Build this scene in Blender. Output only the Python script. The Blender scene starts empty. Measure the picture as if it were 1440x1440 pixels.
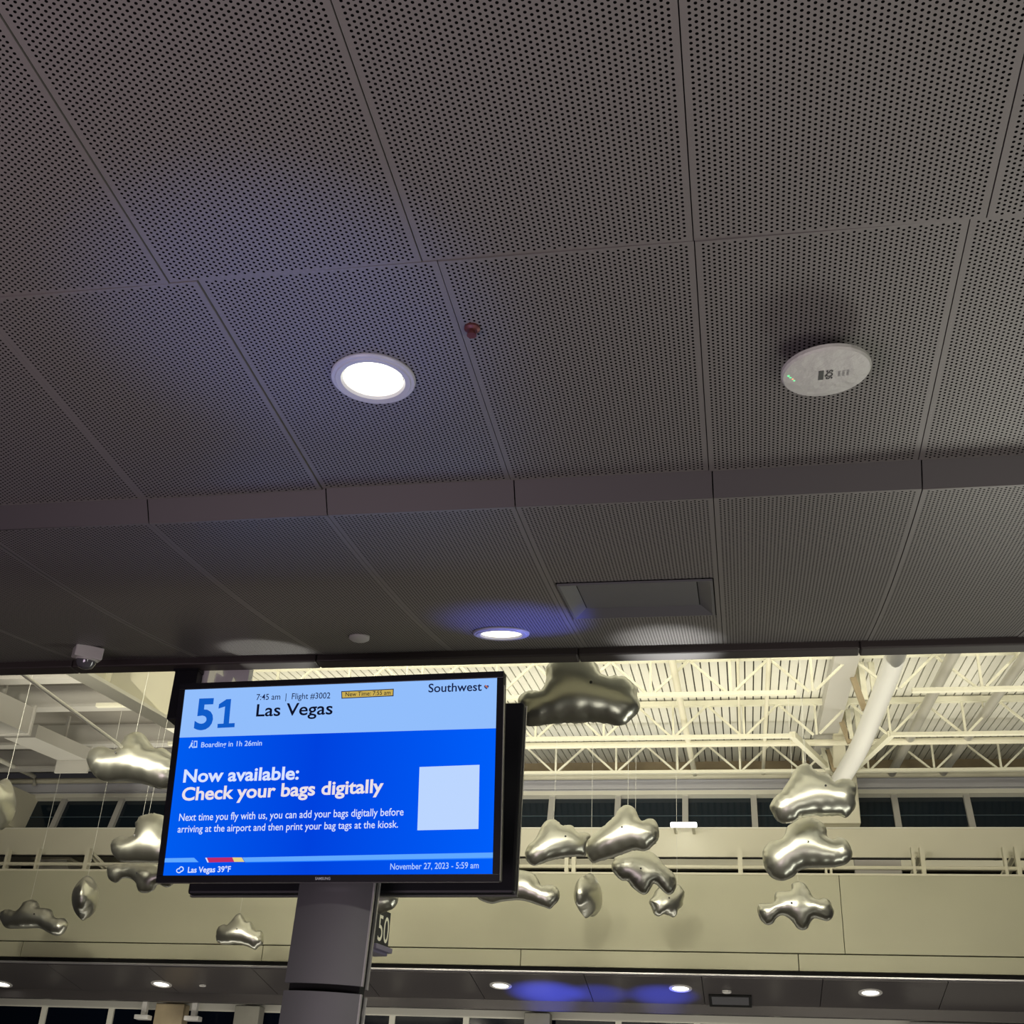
import bpy, bmesh, math, random
from mathutils import Vector, Matrix
from mathutils.geometry import delaunay_2d_cdt, tessellate_polygon
random.seed(7)
PI = math.pi
sc = bpy.context.scene
COL = sc.collection

# ------------------------------------------------------------------ camera
EYE = Vector((0, 0, 1.6))
FPX = 1755.22
pit, yaw, rol = 0.5034, -0.1934, 0.0505
FW = Vector((math.sin(yaw) * math.cos(pit), math.cos(yaw) * math.cos(pit), math.sin(pit)))
RT0 = Vector((math.cos(yaw), -math.sin(yaw), 0)); UP0 = RT0.cross(FW)
RT = RT0 * math.cos(rol) + UP0 * math.sin(rol); UP = UP0 * math.cos(rol) - RT0 * math.sin(rol)
cd = bpy.data.cameras.new('camera'); cam = bpy.data.objects.new('camera', cd); COL.objects.link(cam)
cd.sensor_fit = 'HORIZONTAL'; cd.sensor_width = 36.0; cd.lens = 36.0 * FPX / 1440.0
cd.clip_start = 0.05; cd.clip_end = 200
cam.matrix_world = Matrix(((RT.x, UP.x, -FW.x, EYE.x), (RT.y, UP.y, -FW.y, EYE.y), (RT.z, UP.z, -FW.z, EYE.z), (0, 0, 0, 1)))
sc.camera = cam
sc.view_settings.view_transform = 'Standard'; sc.view_settings.look = 'None'
sc.view_settings.gamma = 1.0; sc.view_settings.use_curve_mapping = False
sc.view_settings.exposure = 0.0

# ------------------------------------------------------------------ world: night sky outside, dim
w = bpy.data.worlds.new('night'); sc.world = w; w.use_nodes = True
w.node_tree.nodes['Background'].inputs[0].default_value = (0.55, 0.52, 0.55, 1)
w.node_tree.nodes['Background'].inputs[1].default_value = 0.03

# ------------------------------------------------------------------ lights
def aim(o, target):
    d = Vector(target) - o.location
    o.rotation_euler = d.to_track_quat('-Z', 'Y').to_euler()
def area(name, loc, target, sx, sy, power, col=(1, 1, 1), spread=180):
    l = bpy.data.lights.new(name, 'AREA'); l.shape = 'RECTANGLE'; l.size = sx; l.size_y = sy
    l.energy = power; l.color = col; l.spread = math.radians(spread)
    o = bpy.data.objects.new(name, l); COL.objects.link(o); o.location = loc; aim(o, target); return o
def spot(name, loc, target, power, angle, col=(1, 1, 1), radius=0.05, blend=0.5):
    l = bpy.data.lights.new(name, 'SPOT'); l.energy = power; l.color = col; l.spot_size = math.radians(angle)
    l.spot_blend = blend; l.shadow_soft_size = radius
    o = bpy.data.objects.new(name, l); COL.objects.link(o); o.location = loc; aim(o, target); return o
WARM = (1.0, 0.94, 0.76)
# unseen fills added in mid-air to light the roof; floodlights reach the far fascia
area('hall_fill', (-1.6, 11.2, 5.05), (-1.6, 11.35, 7.0), 9.6, 4.4, 140, WARM, 150)
area('hall_fill', (-8.0, 11.0, 4.9), (-7.9, 11.2, 7.0), 2.6, 4.4, 22, WARM, 150)
area('hall_fill', (-2.5, 6.3, 4.6), (-2.0, 11.5, 6.6), 9.0, 0.3, 70, WARM, 120)
area('hall_fill', (-1.0, 7.0, 5.0), (-1.0, 7.05, 7.0), 9.0, 1.2, 26, WARM, 150)
area('hall_fill', (-3.5, 13.2, 5.0), (-3.5, 13.9, 6.4), 7.0, 0.3, 10, (0.97, 0.97, 1.0))
for sx_, e_ in ((-5.2, 270), (-1.2, 210), (2.8, 220)):
    spot('hall_floodlight', (sx_, 6.0, 4.42), (sx_ - 0.2, 14.0, 4.4), e_, 95, WARM, 0.16, 0.7)
# light inside the recess behind the rail
area('recess_light', (-1.0, 15.1, 5.45), (-1.0, 15.5, 5.0), 12.0, 0.1, 20, WARM)
# lit concourse beyond and below, grazing the underside of our canopy
spot('concourse_fitting', (-0.15, 7.6, 1.7), (-0.28, 5.12, 3.80), 520, 10, (1.0, 1.0, 0.97), 0.03, 1.0)
spot('concourse_fitting', (-2.1, 7.6, 1.7), (-2.13, 5.12, 3.80), 300, 8, (1.0, 1.0, 0.92), 0.03, 0.4)
area('concourse_glow', (3.4, 8.0, 0.7), (2.0, 2.8, 3.6), 4.0, 1.4, 88, (1.0, 1.0, 0.88))
# unseen low fills added in place of floor bounce, brightening the dark canopy
area('canopy_fill', (2.2, 0.6, 0.5), (2.2, 2.0, 3.6), 3.0, 2.0, 62, (1.0, 0.96, 0.84))
area('canopy_fill', (-2.6, -0.6, 0.4), (-2.4, 0.6, 3.6), 2.4, 2.0, 86, (1.0, 0.79, 0.92))
spot('blue_fill', (-1.1, 2.1, 1.2), (-1.12, 2.46, 3.6), 105, 31, (0.22, 0.32, 1.0), 0.08, 1.0)  # added unseen blue spots standing in for reflected screens
spot('blue_fill', (-0.45, 5.3, 2.5), (-0.88, 4.66, 3.75), 120, 28, (0.10, 0.14, 1.0), 0.04, 0.9)
area('far_canopy_fill', (-2.5, 13.6, 1.2), (-2.5, 14.8, 3.7), 12.0, 1.0, 90, (1.0, 0.95, 0.85))  # unseen fill added below to brighten the far canopy
spot('blue_fill', (-2.2, 14.4, 2.0), (-2.2, 14.7, 3.7), 900, 34, (0.06, 0.10, 1.0), 0.03, 1.0)  # unseen blue spots added to tint patches of the far canopy
spot('blue_fill', (-1.62, 14.4, 2.0), (-1.62, 14.7, 3.7), 380, 28, (0.06, 0.10, 1.0), 0.03, 1.0)
spot('blue_fill', (-0.95, 14.4, 2.0), (-0.92, 14.7, 3.7), 560, 30, (0.06, 0.10, 1.0), 0.03, 1.0)

# ------------------------------------------------------------------ helpers
def ray(px, py):
    return (RT * (px - 720) - UP * (py - 720) + FW * FPX).normalized()
def on_y(px, py, Y):
    d = ray(px, py); return EYE + d * (Y / d.y)
def on_z(px, py, z):            # z above the eye
    d = ray(px, py); return EYE + d * (z / d.z)
def on_slope(px, py, c, s):     # plane z = c + s*y (eye relative)
    d = ray(px, py); return EYE + d * (c / (d.z - s * d.y))
def on_plane(px, py, p, n):
    d = ray(px, py); return EYE + d * ((p - EYE).dot(n) / d.dot(n))

class MB:
    def __init__(s): s.v = []; s.f = []; s.m = []
    def quadbox(s, P, mi=0):    # P: 8 corners, bottom 0-3 then top 4-7
        b = len(s.v); s.v += [tuple(p) for p in P]
        for q in ((3, 2, 1, 0), (4, 5, 6, 7), (0, 1, 5, 4), (1, 2, 6, 5), (2, 3, 7, 6), (3, 0, 4, 7)):
            s.f.append([b + i for i in q]); s.m.append(mi)
        return s
    def box(s, x0, x1, y0, y1, z0, z1, mi=0):
        return s.quadbox([(x0, y0, z0), (x1, y0, z0), (x1, y1, z0), (x0, y1, z0), (x0, y0, z1), (x1, y0, z1), (x1, y1, z1), (x0, y1, z1)], mi)
    def bar(s, a, b, wx, wz=None, mi=0):
        a = Vector(a); b = Vector(b); d = (b - a).normalized(); wz = wz or wx
        u = d.cross(Vector((0, 0, 1)))
        if u.length < 1e-3: u = Vector((1, 0, 0))
        u.normalize(); v = u.cross(d)
        P = []
        for e in (a, b):
            for (i, j) in ((-1, -1), (1, -1), (1, 1), (-1, 1)): P.append(e + u * i * wx / 2 + v * j * wz / 2)
        return s.quadbox(P, mi)
    def tube(s, pts, r, n=12, mi=0, r2=None):
        pts = [Vector(p) for p in pts]; b0 = len(s.v)
        for i, p in enumerate(pts):
            d = (pts[min(i + 1, len(pts) - 1)] - pts[max(i - 1, 0)]).normalized()
            u = d.cross(Vector((0, 0, 1)))
            if u.length < 1e-3: u = Vector((1, 0, 0))
            u.normalize(); v = u.cross(d)
            rr = r if r2 is None else r + (r2 - r) * i / (len(pts) - 1)
            for k in range(n):
                a = 2 * PI * k / n; s.v.append(tuple(p + (u * math.cos(a) + v * math.sin(a)) * rr))
        for i in range(len(pts) - 1):
            for k in range(n):
                q = b0 + i * n; s.f.append([q + k, q + (k + 1) % n, q + n + (k + 1) % n, q + n + k]); s.m.append(mi)
        s.f.append([b0 + k for k in range(n)][::-1]); s.m.append(mi)
        e = b0 + (len(pts) - 1) * n; s.f.append([e + k for k in range(n)]); s.m.append(mi)
        return s
    def lathe(s, prof, n=32, cx=0, cy=0, mi=0, cap0=True, cap1=True, sx=1, sy=1, mis=None):
        b0 = len(s.v)
        for (r, z) in prof:
            for k in range(n):
                a = 2 * PI * k / n; s.v.append((cx + r * sx * math.cos(a), cy + r * sy * math.sin(a), z))
        for i in range(len(prof) - 1):
            for k in range(n):
                q = b0 + i * n; s.f.append([q + k, q + (k + 1) % n, q + n + (k + 1) % n, q + n + k]); s.m.append(mis[i] if mis else mi)
        if cap0: s.f.append([b0 + k for k in range(n)][::-1]); s.m.append(mis[0] if mis else mi)
        e = b0 + (len(prof) - 1) * n
        if cap1: s.f.append([e + k for k in range(n)]); s.m.append(mis[-1] if mis else mi)
        return s
    def poly(s, pts, thick=None, mi=0):
        n = len(pts); b = len(s.v); s.v += [tuple(p) for p in pts]
        s.f.append([b + i for i in range(n)]); s.m.append(mi)
        if thick:
            t = Vector(thick); s.v += [tuple(Vector(p) + t) for p in pts]
            s.f.append([b + n + i for i in range(n)][::-1]); s.m.append(mi)
            for i in range(n):
                j = (i + 1) % n; s.f.append([b + j, b + i, b + n + i, b + n + j]); s.m.append(mi)
        return s
    def build(s, name, mat, parent=None, bevel=0, smooth=False, origin=None):
        me = bpy.data.meshes.new(name)
        o3 = Vector(origin) if origin is not None else None
        vv = [tuple(Vector(v) - o3) for v in s.v] if o3 else s.v
        me.from_pydata(vv, [], s.f)
        mats = mat if isinstance(mat, (list, tuple)) else [mat]
        for m in mats: me.materials.append(m)
        me.polygons.foreach_set('material_index', s.m)
        bm = bmesh.new(); bm.from_mesh(me)
        bmesh.ops.recalc_face_normals(bm, faces=bm.faces)
        bm.to_mesh(me); bm.free()
        if smooth:
            me.polygons.foreach_set('use_smooth', [True] * len(me.polygons))
            me.set_sharp_from_angle(angle=math.radians(35))
        o = bpy.data.objects.new(name, me); COL.objects.link(o)
        if o3: o.location = o3
        if parent:
            o.parent = parent; o.matrix_parent_inverse = parent_world(parent).inverted()
        if bevel:
            b = o.modifiers.new('bevel', 'BEVEL'); b.width = bevel; b.segments = 2; b.limit_method = 'ANGLE'
        return o
def parent_world(p):
    M = p.matrix_basis.copy()
    while p.parent:
        M = p.parent.matrix_basis @ p.matrix_parent_inverse @ M if False else p.parent.matrix_basis @ (p.matrix_parent_inverse @ M)
        p = p.parent
    return M
def tag(o, label=None, cat=None, group=None, kind=None):
    if label: o['label'] = label
    if cat: o['category'] = cat
    if group: o['group'] = group
    if kind: o['kind'] = kind
    return o
def empty(name, loc, label=None, cat=None, group=None, kind=None, mat=None):
    o = bpy.data.objects.new(name, None); COL.objects.link(o); o.empty_display_size = 0.1
    if mat is not None: o.matrix_basis = mat
    else: o.location = loc
    return tag(o, label, cat, group, kind)

# ------------------------------------------------------------------ materials
def srgb(r, g, b):
    f = lambda c: (c / 255 / 12.92) if c / 255 <= 0.04045 else ((c / 255 + 0.055) / 1.055) ** 2.4
    return (f(r), f(g), f(b), 1)
def mat(name, col, rough=0.5, metal=0.0, emit=None, es=1.0, noise=0.0, nscale=8.0, bump=0.0, spec=None, coat=0):
    m = bpy.data.materials.new(name); m.use_nodes = True; nt = m.node_tree; p = nt.nodes['Principled BSDF']
    p.inputs['Base Color'].default_value = col; p.inputs['Roughness'].default_value = rough; p.inputs['Metallic'].default_value = metal
    if spec is not None: p.inputs['Specular IOR Level'].default_value = spec
    if coat: p.inputs['Coat Weight'].default_value = coat
    if emit: p.inputs['Emission Color'].default_value = emit; p.inputs['Emission Strength'].default_value = es
    if noise or bump:
        tc = nt.nodes.new('ShaderNodeTexCoord'); n = nt.nodes.new('ShaderNodeTexNoise'); n.inputs['Scale'].default_value = nscale
        n.inputs['Detail'].default_value = 4; nt.links.new(tc.outputs['Object'], n.inputs['Vector'])
        if noise:
            mx = nt.nodes.new('ShaderNodeMix'); mx.data_type = 'RGBA'; mx.blend_type = 'MULTIPLY'; mx.inputs[0].default_value = 1
            rp = nt.nodes.new('ShaderNodeMapRange'); rp.inputs[1].default_value = 0.3; rp.inputs[2].default_value = 0.7
            rp.inputs[3].default_value = 1 - noise; rp.inputs[4].default_value = 1 + noise * 0.3
            nt.links.new(n.outputs['Fac'], rp.inputs[0]); mx.inputs[6].default_value = col
            nt.links.new(rp.outputs[0], mx.inputs[7]); nt.links.new(mx.outputs[2], p.inputs['Base Color'])
        if bump:
            bp = nt.nodes.new('ShaderNodeBump'); bp.inputs['Strength'].default_value = bump; bp.inputs['Distance'].default_value = 0.01
            nt.links.new(n.outputs['Fac'], bp.inputs['Height']); nt.links.new(bp.outputs[0], p.inputs['Normal'])
    return m
def emis(name, col, s=1.0):
    m = bpy.data.materials.new(name); m.use_nodes = True; nt = m.node_tree
    nt.nodes.remove(nt.nodes['Principled BSDF']); e = nt.nodes.new('ShaderNodeEmission')
    e.inputs[0].default_value = col; e.inputs[1].default_value = s
    nt.links.new(e.outputs[0], nt.nodes['Material Output'].inputs[0]); return m

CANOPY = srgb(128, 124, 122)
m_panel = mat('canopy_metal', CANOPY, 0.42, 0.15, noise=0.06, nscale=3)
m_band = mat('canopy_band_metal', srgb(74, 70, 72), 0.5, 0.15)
def perf_material():
    m = mat('perforated_canopy_metal', CANOPY, 0.42, 0.15); nt = m.node_tree; N = nt.nodes; L = nt.links; p = N['Principled BSDF']
    tc = N.new('ShaderNodeTexCoord'); sp = N.new('ShaderNodeSeparateXYZ'); L.new(tc.outputs['Object'], sp.inputs[0])
    def mth(op, a, b=None):
        n = N.new('ShaderNodeMath'); n.operation = op
        for i, q in enumerate((a, b)):
            if q is None: continue
            if isinstance(q, (int, float)): n.inputs[i].default_value = q
            else: L.new(q, n.inputs[i])
        return n.outputs[0]
    cx, cy, r = 0.0124, 0.0143, 0.00355
    u = mth('DIVIDE', sp.outputs[0], cx); col = mth('FLOOR', u)
    odd = mth('ADD', mth('MULTIPLY', mth('FLOORED_MODULO', col, 2.0), 0.5), 0.25)
    v = mth('ADD', mth('DIVIDE', sp.outputs[1], cy), odd)
    du = mth('MULTIPLY', mth('SUBTRACT', mth('FRACT', u), 0.5), cx)
    dv = mth('MULTIPLY', mth('SUBTRACT', mth('FRACT', v), 0.5), cy)
    d = mth('SQRT', mth('ADD', mth('MULTIPLY', du, du), mth('MULTIPLY', dv, dv)))
    hole = mth('LESS_THAN', d, r)
    mx = N.new('ShaderNodeMix'); mx.data_type = 'RGBA'; L.new(hole, mx.inputs[0])
    mx.inputs[6].default_value = CANOPY; mx.inputs[7].default_value = (0.004, 0.004, 0.004, 1)
    L.new(mx.outputs[2], p.inputs['Base Color'])
    L.new(mth('SUBTRACT', 0.5, mth('MULTIPLY', hole, 0.5)), p.inputs['Specular IOR Level'])
    L.new(mth('SUBTRACT', 0.15, mth('MULTIPLY', hole, 0.15)), p.inputs['Metallic'])
    return m
m_perf = perf_material()
m_black = mat('black_void', (0.003, 0.003, 0.003, 1), 0.9)
m_lip = mat('canopy_lip_metal', srgb(72, 66, 64), 0.5, 0.2)
m_cream = mat('cream_paint', srgb(226, 222, 200), 0.55, noise=0.04, nscale=1.5)
m_fascia = mat('fascia_paint', srgb(196, 194, 168), 0.5, noise=0.08, nscale=0.8)
m_white = mat('white_paint', srgb(236, 234, 220), 0.45)
m_truss = mat('truss_paint', srgb(226, 224, 204), 0.5)
m_deck = mat('roof_deck_metal', srgb(228, 227, 216), 0.5, noise=0.12, nscale=1.2)
m_deckdark = mat('deck_gap', srgb(60, 58, 52), 0.8)
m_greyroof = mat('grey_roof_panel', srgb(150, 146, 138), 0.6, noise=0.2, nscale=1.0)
m_greybeam = mat('grey_beam', srgb(186, 184, 178), 0.5)
m_tan = mat('tan_plate', srgb(176, 160, 130), 0.7, noise=0.25, nscale=3)
m_header = mat('window_header', srgb(200, 200, 205), 0.45)
m_glass = mat('night_glass', srgb(22, 34, 44), 0.12, 0.0, spec=0.6)
m_glass2 = mat('night_glass_low', srgb(8, 14, 26), 0.1, 0.0, spec=0.06)
m_darksoffit = mat('opposite_canopy_metal', srgb(84, 80, 80), 0.4, 0.2)
m_bezel = mat('black_bezel', srgb(12, 13, 20), 0.35)
m_shell = mat('black_shell', srgb(15, 16, 24), 0.5)
m_edge = mat('bezel_edge', srgb(150, 150, 150), 0.3, 0.6)
m_steel = mat('brushed_column_steel', srgb(118, 118, 122), 0.40, 0.5, noise=0.12, nscale=2)
m_steeledge = mat('column_edge', srgb(205, 203, 205), 0.3, 0.6)
m_foil = mat('silver_foil', srgb(206, 206, 194), 0.31, 0.93, bump=0.15, nscale=4)
m_string = mat('white_string', srgb(225, 225, 215), 0.7)
m_plastic = mat('white_plastic', srgb(214, 212, 208), 0.4)
m_film = mat('plastic_film', srgb(205, 205, 200), 0.42, bump=1.0, nscale=20, spec=0.35)
m_ring = mat('downlight_ring', srgb(190, 188, 186), 0.35)
m_lens = emis('downlight_lens', (1.0, 0.97, 0.86, 1), 3.2)
m_baffle = mat('downlight_baffle', srgb(230, 226, 215), 0.2, emit=(1.0, 0.95, 0.82, 1), es=0.6)
m_plaque = mat('diffuser_metal', srgb(108, 108, 112), 0.42, 0.2)
m_red = mat('sprinkler_brown', srgb(110, 62, 60), 0.45, 0.4)
m_tray = mat('tray_metal', srgb(190, 188, 180), 0.4, 0.5)
m_duct = mat('white_duct', srgb(228, 228, 226), 0.32, 0.1)
m_floor = mat('terminal_floor', srgb(74, 70, 68), 0.6, noise=0.2, nscale=2)
m_concrete = mat('concrete', srgb(150, 148, 138), 0.8, noise=0.15, nscale=3)
m_signgrey = mat('grey_sign_face', srgb(225, 225, 225), 0.5)
m_signdark = mat('dark_sign_face', srgb(62, 64, 66), 0.45)
m_signlip = mat('sign_lip', srgb(150, 146, 170), 0.4)
m_glyph = mat('cream_glyph', srgb(222, 220, 196), 0.5, emit=srgb(222, 220, 190), es=0.25)

# ------------------------------------------------------------------ floor and outer shell
floor = MB().box(-14, 12, -6, 24, -0.1, 0).build('floor', m_floor); tag(floor, 'grey terminal floor running under the whole hall', None, kind='structure')

# ------------------------------------------------------------------ our own canopy (ceiling)
ceiling = empty('ceiling', (0, 3, 3.6), 'dark perforated metal canopy ceiling above the camera', kind='structure')
H = 2.0; YC, YT, YB, YE = 2.2975, 3.3577, 3.4074, 5.2458
ZB = 1.9303
def zlow(y):
    t = y - YB; return ZB + 0.085 * t + 0.0386 * t * t
def panel(x0, x1, y0, y1, zf, ny, gap=0.0014, dz=0.0, hole=None, name='ceiling_panel', perf=True, drop=0.012, mats=None, tilt=0):
    # a pan: outer flat border, perforated field, folded-up edges
    x0 += gap; x1 -= gap; y0 += gap * .4; y1 -= gap * .4
    bx = 0.007; nx = max(1, int((x1 - x0 - 2 * bx) / 0.0124)); bx = (x1 - x0 - nx * 0.0124) / 2
    ry = max(1, int((y1 - y0 - 0.008) / 0.0143)); by = (y1 - y0 - ry * 0.0143) / 2
    xs = [x0, x0 + bx, x1 - bx, x1]
    ys = [y0, y0 + by] + [y0 + by + (y1 - y0 - 2 * by) * (i + 1) / ny for i in range(ny)] + [y1]
    if hole: xs = sorted(xs + [max(hole[0], x0 + bx + .001), min(hole[1], x1 - bx - .001)]); ys = sorted(ys + [hole[2], hole[3]])
    nxs = len(xs) - 1
    o = Vector((x0 + bx, y0 + by, 1.6 + zf(y0)))
    mb = MB(); idx = {}
    for i, x in enumerate(xs):
        for j, y in enumerate(ys):
            idx[i, j] = len(mb.v); mb.v.append((x, y, 1.6 + zf(y) + dz + tilt * (x - (x0 + x1) / 2)))
    for i in range(nxs):
        for j in range(len(ys) - 1):
            if hole and hole[0] - .001 <= xs[i] + 1e-4 and xs[i + 1] <= hole[1] + .002 and 1 < i + 1 < nxs and hole[2] - 1e-6 <= ys[j] and ys[j + 1] <= hole[3] + 1e-6: continue
            mb.f.append([idx[i, j], idx[i, j + 1], idx[i + 1, j + 1], idx[i + 1, j]])
            mb.m.append(1 if (perf and 0 < i < nxs - 1 and 0 < j < len(ys) - 2) else 0)
    # folded edges
    loop = [(i, 0) for i in range(nxs + 1)] + [(nxs, j) for j in range(1, len(ys))] + [(i, len(ys) - 1) for i in range(nxs - 1, -1, -1)] + [(0, j) for j in range(len(ys) - 2, 0, -1)]
    up = {}
    for k in loop:
        v = mb.v[idx[k]]; up[k] = len(mb.v); mb.v.append((v[0], v[1], v[2] + 0.03))
    for a, b in zip(loop, loop[1:] + loop[:1]):
        mb.f.append([idx[a], idx[b], up[b], up[a]]); mb.m.append(0)
    ob = mb.build(name, mats or [m_panel, m_perf], ceiling, origin=o)
    return ob
def zhit(px, py, zf):
    d = ray(px, py); t = 2.0                      # Newton steps on the ray
    for _ in range(30):
        g = t * d.z - zf(t * d.y); g1 = (t + .001) * d.z - zf((t + .001) * d.y)
        t -= max(-3.0, min(3.0, g * .001 / (g1 - g)))
    return EYE + d * t
def lowpt(px, py, dz=0.0): return zhit(px, py, lambda y: zlow(y) + dz)
DQ = [lowpt(783, 821), lowpt(1004, 811), lowpt(1007, 864), lowpt(805, 872)]
DC = sum(DQ, Vector()) / 4
DHX = (DQ[1].x - DQ[0].x + DQ[2].x - DQ[3].x) / 4; DHY = (DQ[3].y - DQ[0].y + DQ[2].y - DQ[1].y) / 4
XL, WL, XM, WM = -1.3648, 0.6592, -1.9033, 0.6228
rr = random.Random(3)
for i in range(-5, 7):
    for (a, b) in ((0.55, YC), (-1.2, 0.55), (-2.95, -1.2)):
        panel(XL + WL * (i - 0), XL + WL * (i + 1), a, b, lambda y: H, 1, dz=rr.uniform(-0.004, 0.004), tilt=rr.uniform(-0.006, 0.006))
for i in range(-5, 9):
    panel(XM - 0.0098 + WM * i, XM - 0.0098 + WM * (i + 1), YC, YT, lambda y: H, 1, dz=rr.uniform(-0.005, 0.003), tilt=rr.uniform(-0.008, 0.008))
    x0, x1 = XM + WM * i, XM + WM * (i + 1)
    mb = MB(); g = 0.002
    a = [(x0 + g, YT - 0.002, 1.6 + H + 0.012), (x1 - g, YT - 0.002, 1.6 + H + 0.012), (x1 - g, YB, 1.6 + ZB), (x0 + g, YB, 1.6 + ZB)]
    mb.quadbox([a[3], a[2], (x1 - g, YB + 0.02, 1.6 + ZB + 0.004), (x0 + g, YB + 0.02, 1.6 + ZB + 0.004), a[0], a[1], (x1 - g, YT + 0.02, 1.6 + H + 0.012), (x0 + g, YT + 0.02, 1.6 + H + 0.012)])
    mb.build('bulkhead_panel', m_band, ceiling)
    hl = (DC.x - DHX, DC.x + DHX, DC.y - DHY, DC.y + DHY) if x0 < DC.x < x1 else None
    panel(x0, x1, YB, YE, zlow, 10, hole=hl, dz=rr.uniform(-0.002, 0.002), tilt=0 if hl else rr.uniform(-0.005, 0.005))
xa, xb = XM - 5 * WM, XM + 9 * WM
bk = MB().box(xa - .4, xb, -2.95, YT, 1.6 + H + 0.034, 1.6 + H + 0.06)
for k in range(8):
    y0 = YB + (YE - YB) * k / 8; y1 = YB + (YE - YB) * (k + 1) / 8
    bk.quadbox([(xa, y0, 1.634 + zlow(y0)), (xb, y0, 1.634 + zlow(y0)), (xb, y1, 1.634 + zlow(y1)), (xa, y1, 1.634 + zlow(y1)),
                (xa, y0, 1.68 + zlow(y0)), (xb, y0, 1.68 + zlow(y0)), (xb, y1, 1.68 + zlow(y1)), (xa, y1, 1.68 + zlow(y1))])
bk.box(xa, xb, YB + .024, YB + .06, 1.6 + ZB + .034, 1.6 + H + .1).box(xa, xb, YT, YB + .06, 1.6 + H + .034, 1.6 + H + .06)
bk.build('ceiling_backing', m_black, ceiling)
ZE = 1.6 + zlow(YE)
for i in range(-5, 9, 2):
    x0, x1 = XM + WM * (i + .95), XM + WM * (i + 2.95)
    MB().box(x0 + .001, x1 - .001, YE, YE + 0.09, ZE - 0.035, ZE + 0.12).build('edge_trim', m_lip, ceiling, bevel=0.008)
MB().box(xa, xb, YE - 0.15, YE + 0.05, ZE + 0.12, ZE + 0.75).build('canopy_top', m_cream, ceiling)

# ------------------------------------------------------------------ fittings in our canopy
def downlight(px, py, zf, R, label, slope=0.0, power=0):
    p = zhit(px, py, zf)
    M = Matrix.Translation(p) @ Matrix.Rotation(math.atan(slope), 4, 'X')
    e = empty('downlight', None, label, 'downlight', 'round downlights in the canopies', mat=M)
    def put(mb, name, m):
        o = mb.build(name, m, None, smooth=True); o.parent = e; return o
    put(MB().lathe([(R * .72, 0.0), (R * .76, -0.008), (R * .88, -0.010), (R * .9, -0.006), (R * .97, -0.006), (R, -0.001), (R, 0.004), (R * .72, 0.004)], 48, cap0=False, cap1=False), 'trim_ring', m_ring)
    put(MB().lathe([(R * .72, 0.0), (R * .70, 0.012), (R * .66, 0.03)], 48, cap0=False, cap1=False), 'baffle', m_baffle)
    put(MB().lathe([(R * .70, 0.0015), (R * .70, 0.0025)], 48), 'lens', m_lens)
    if power:
        spot('downlight_beam', tuple(p - Vector((0, 0, 0.03))), tuple(p - Vector((0, 0, 2))), power, 120, (1, 0.95, 0.82), 0.06, 0.6)
    return e
downlight(525, 533, lambda y: H - 0.004, 0.119, 'large glowing round downlight in the near canopy, left of the brown sprinkler', 0, 120)
sl = 0.085 + 2 * 0.0386 * 1.6
downlight(705, 891, lambda y: zlow(y) - 0.004, 0.122, 'glowing round downlight near the canopy edge, directly above the blue flight display', sl, 120)

# sprinkler
p = on_z(664, 462, H - 0.004)
e = empty('fire_sprinkler', p, 'small brown sprinkler head on the near canopy beside the large downlight', 'sprinkler')
for nm, mb in (('escutcheon', MB().lathe([(0.021, 0.004), (0.021, -0.003), (0.014, -0.008)], 20)), ('body', MB().lathe([(0.008, -0.008), (0.009, -0.014), (0.006, -0.020)], 14)), ('deflector', MB().lathe([(0.013, -0.020), (0.013, -0.023)], 18))):
    o = mb.build(nm, m_red, None, smooth=True); o.parent = e
# small round detector
p = zhit(505, 898, lambda y: zlow(y) - 0.012)
e = empty('ceiling_sensor', p + Vector((0, 0, .012)), 'small flat white disc sensor near the canopy edge, between downlight and dome box', 'sensor')
o = MB().lathe([(0.045, 0.0), (0.045, -0.012), (0.036, -0.018)], 28).build('sensor_disc', m_plastic, None, smooth=True); o.parent = e
o = MB().lathe([(0.03, 0.012), (0.03, 0.0)], 20).build('sensor_base', m_bezel, None); o.parent = e

# white box with a dome (camera) at the left
Yd = 4.95; zc = 1.6 + zlow(Yd)
p = on_y(129, 912, Yd); p.z = zc
e = empty('dome_camera', p + Vector((0, 0, 0)), 'white wall box with a clear dome under the canopy edge at left', 'camera')
e.rotation_euler = (math.atan(0.2), 0, math.radians(38))
def child(mb, name, m, par, **k):
    o = mb.build(name, m, None, **k); o.parent = par; return o
child(MB().box(-0.075, 0.05, -0.055, 0.055, -0.055, 0.002), 'housing', m_plastic, e, bevel=0.006)
child(MB().lathe([(0.046, -0.055), (0.044, -0.075), (0.032, -0.095), (0.012, -0.103)], 24, cx=-0.01), 'dome', mat('dome_clear', srgb(120, 120, 125), 0.08, 0.3), e, smooth=True)
child(MB().lathe([(0.05, -0.052), (0.05, -0.06), (0.045, -0.062)], 24, cx=-0.01, cap0=False, cap1=False), 'dome_ring', m_plastic, e, smooth=True)

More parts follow.
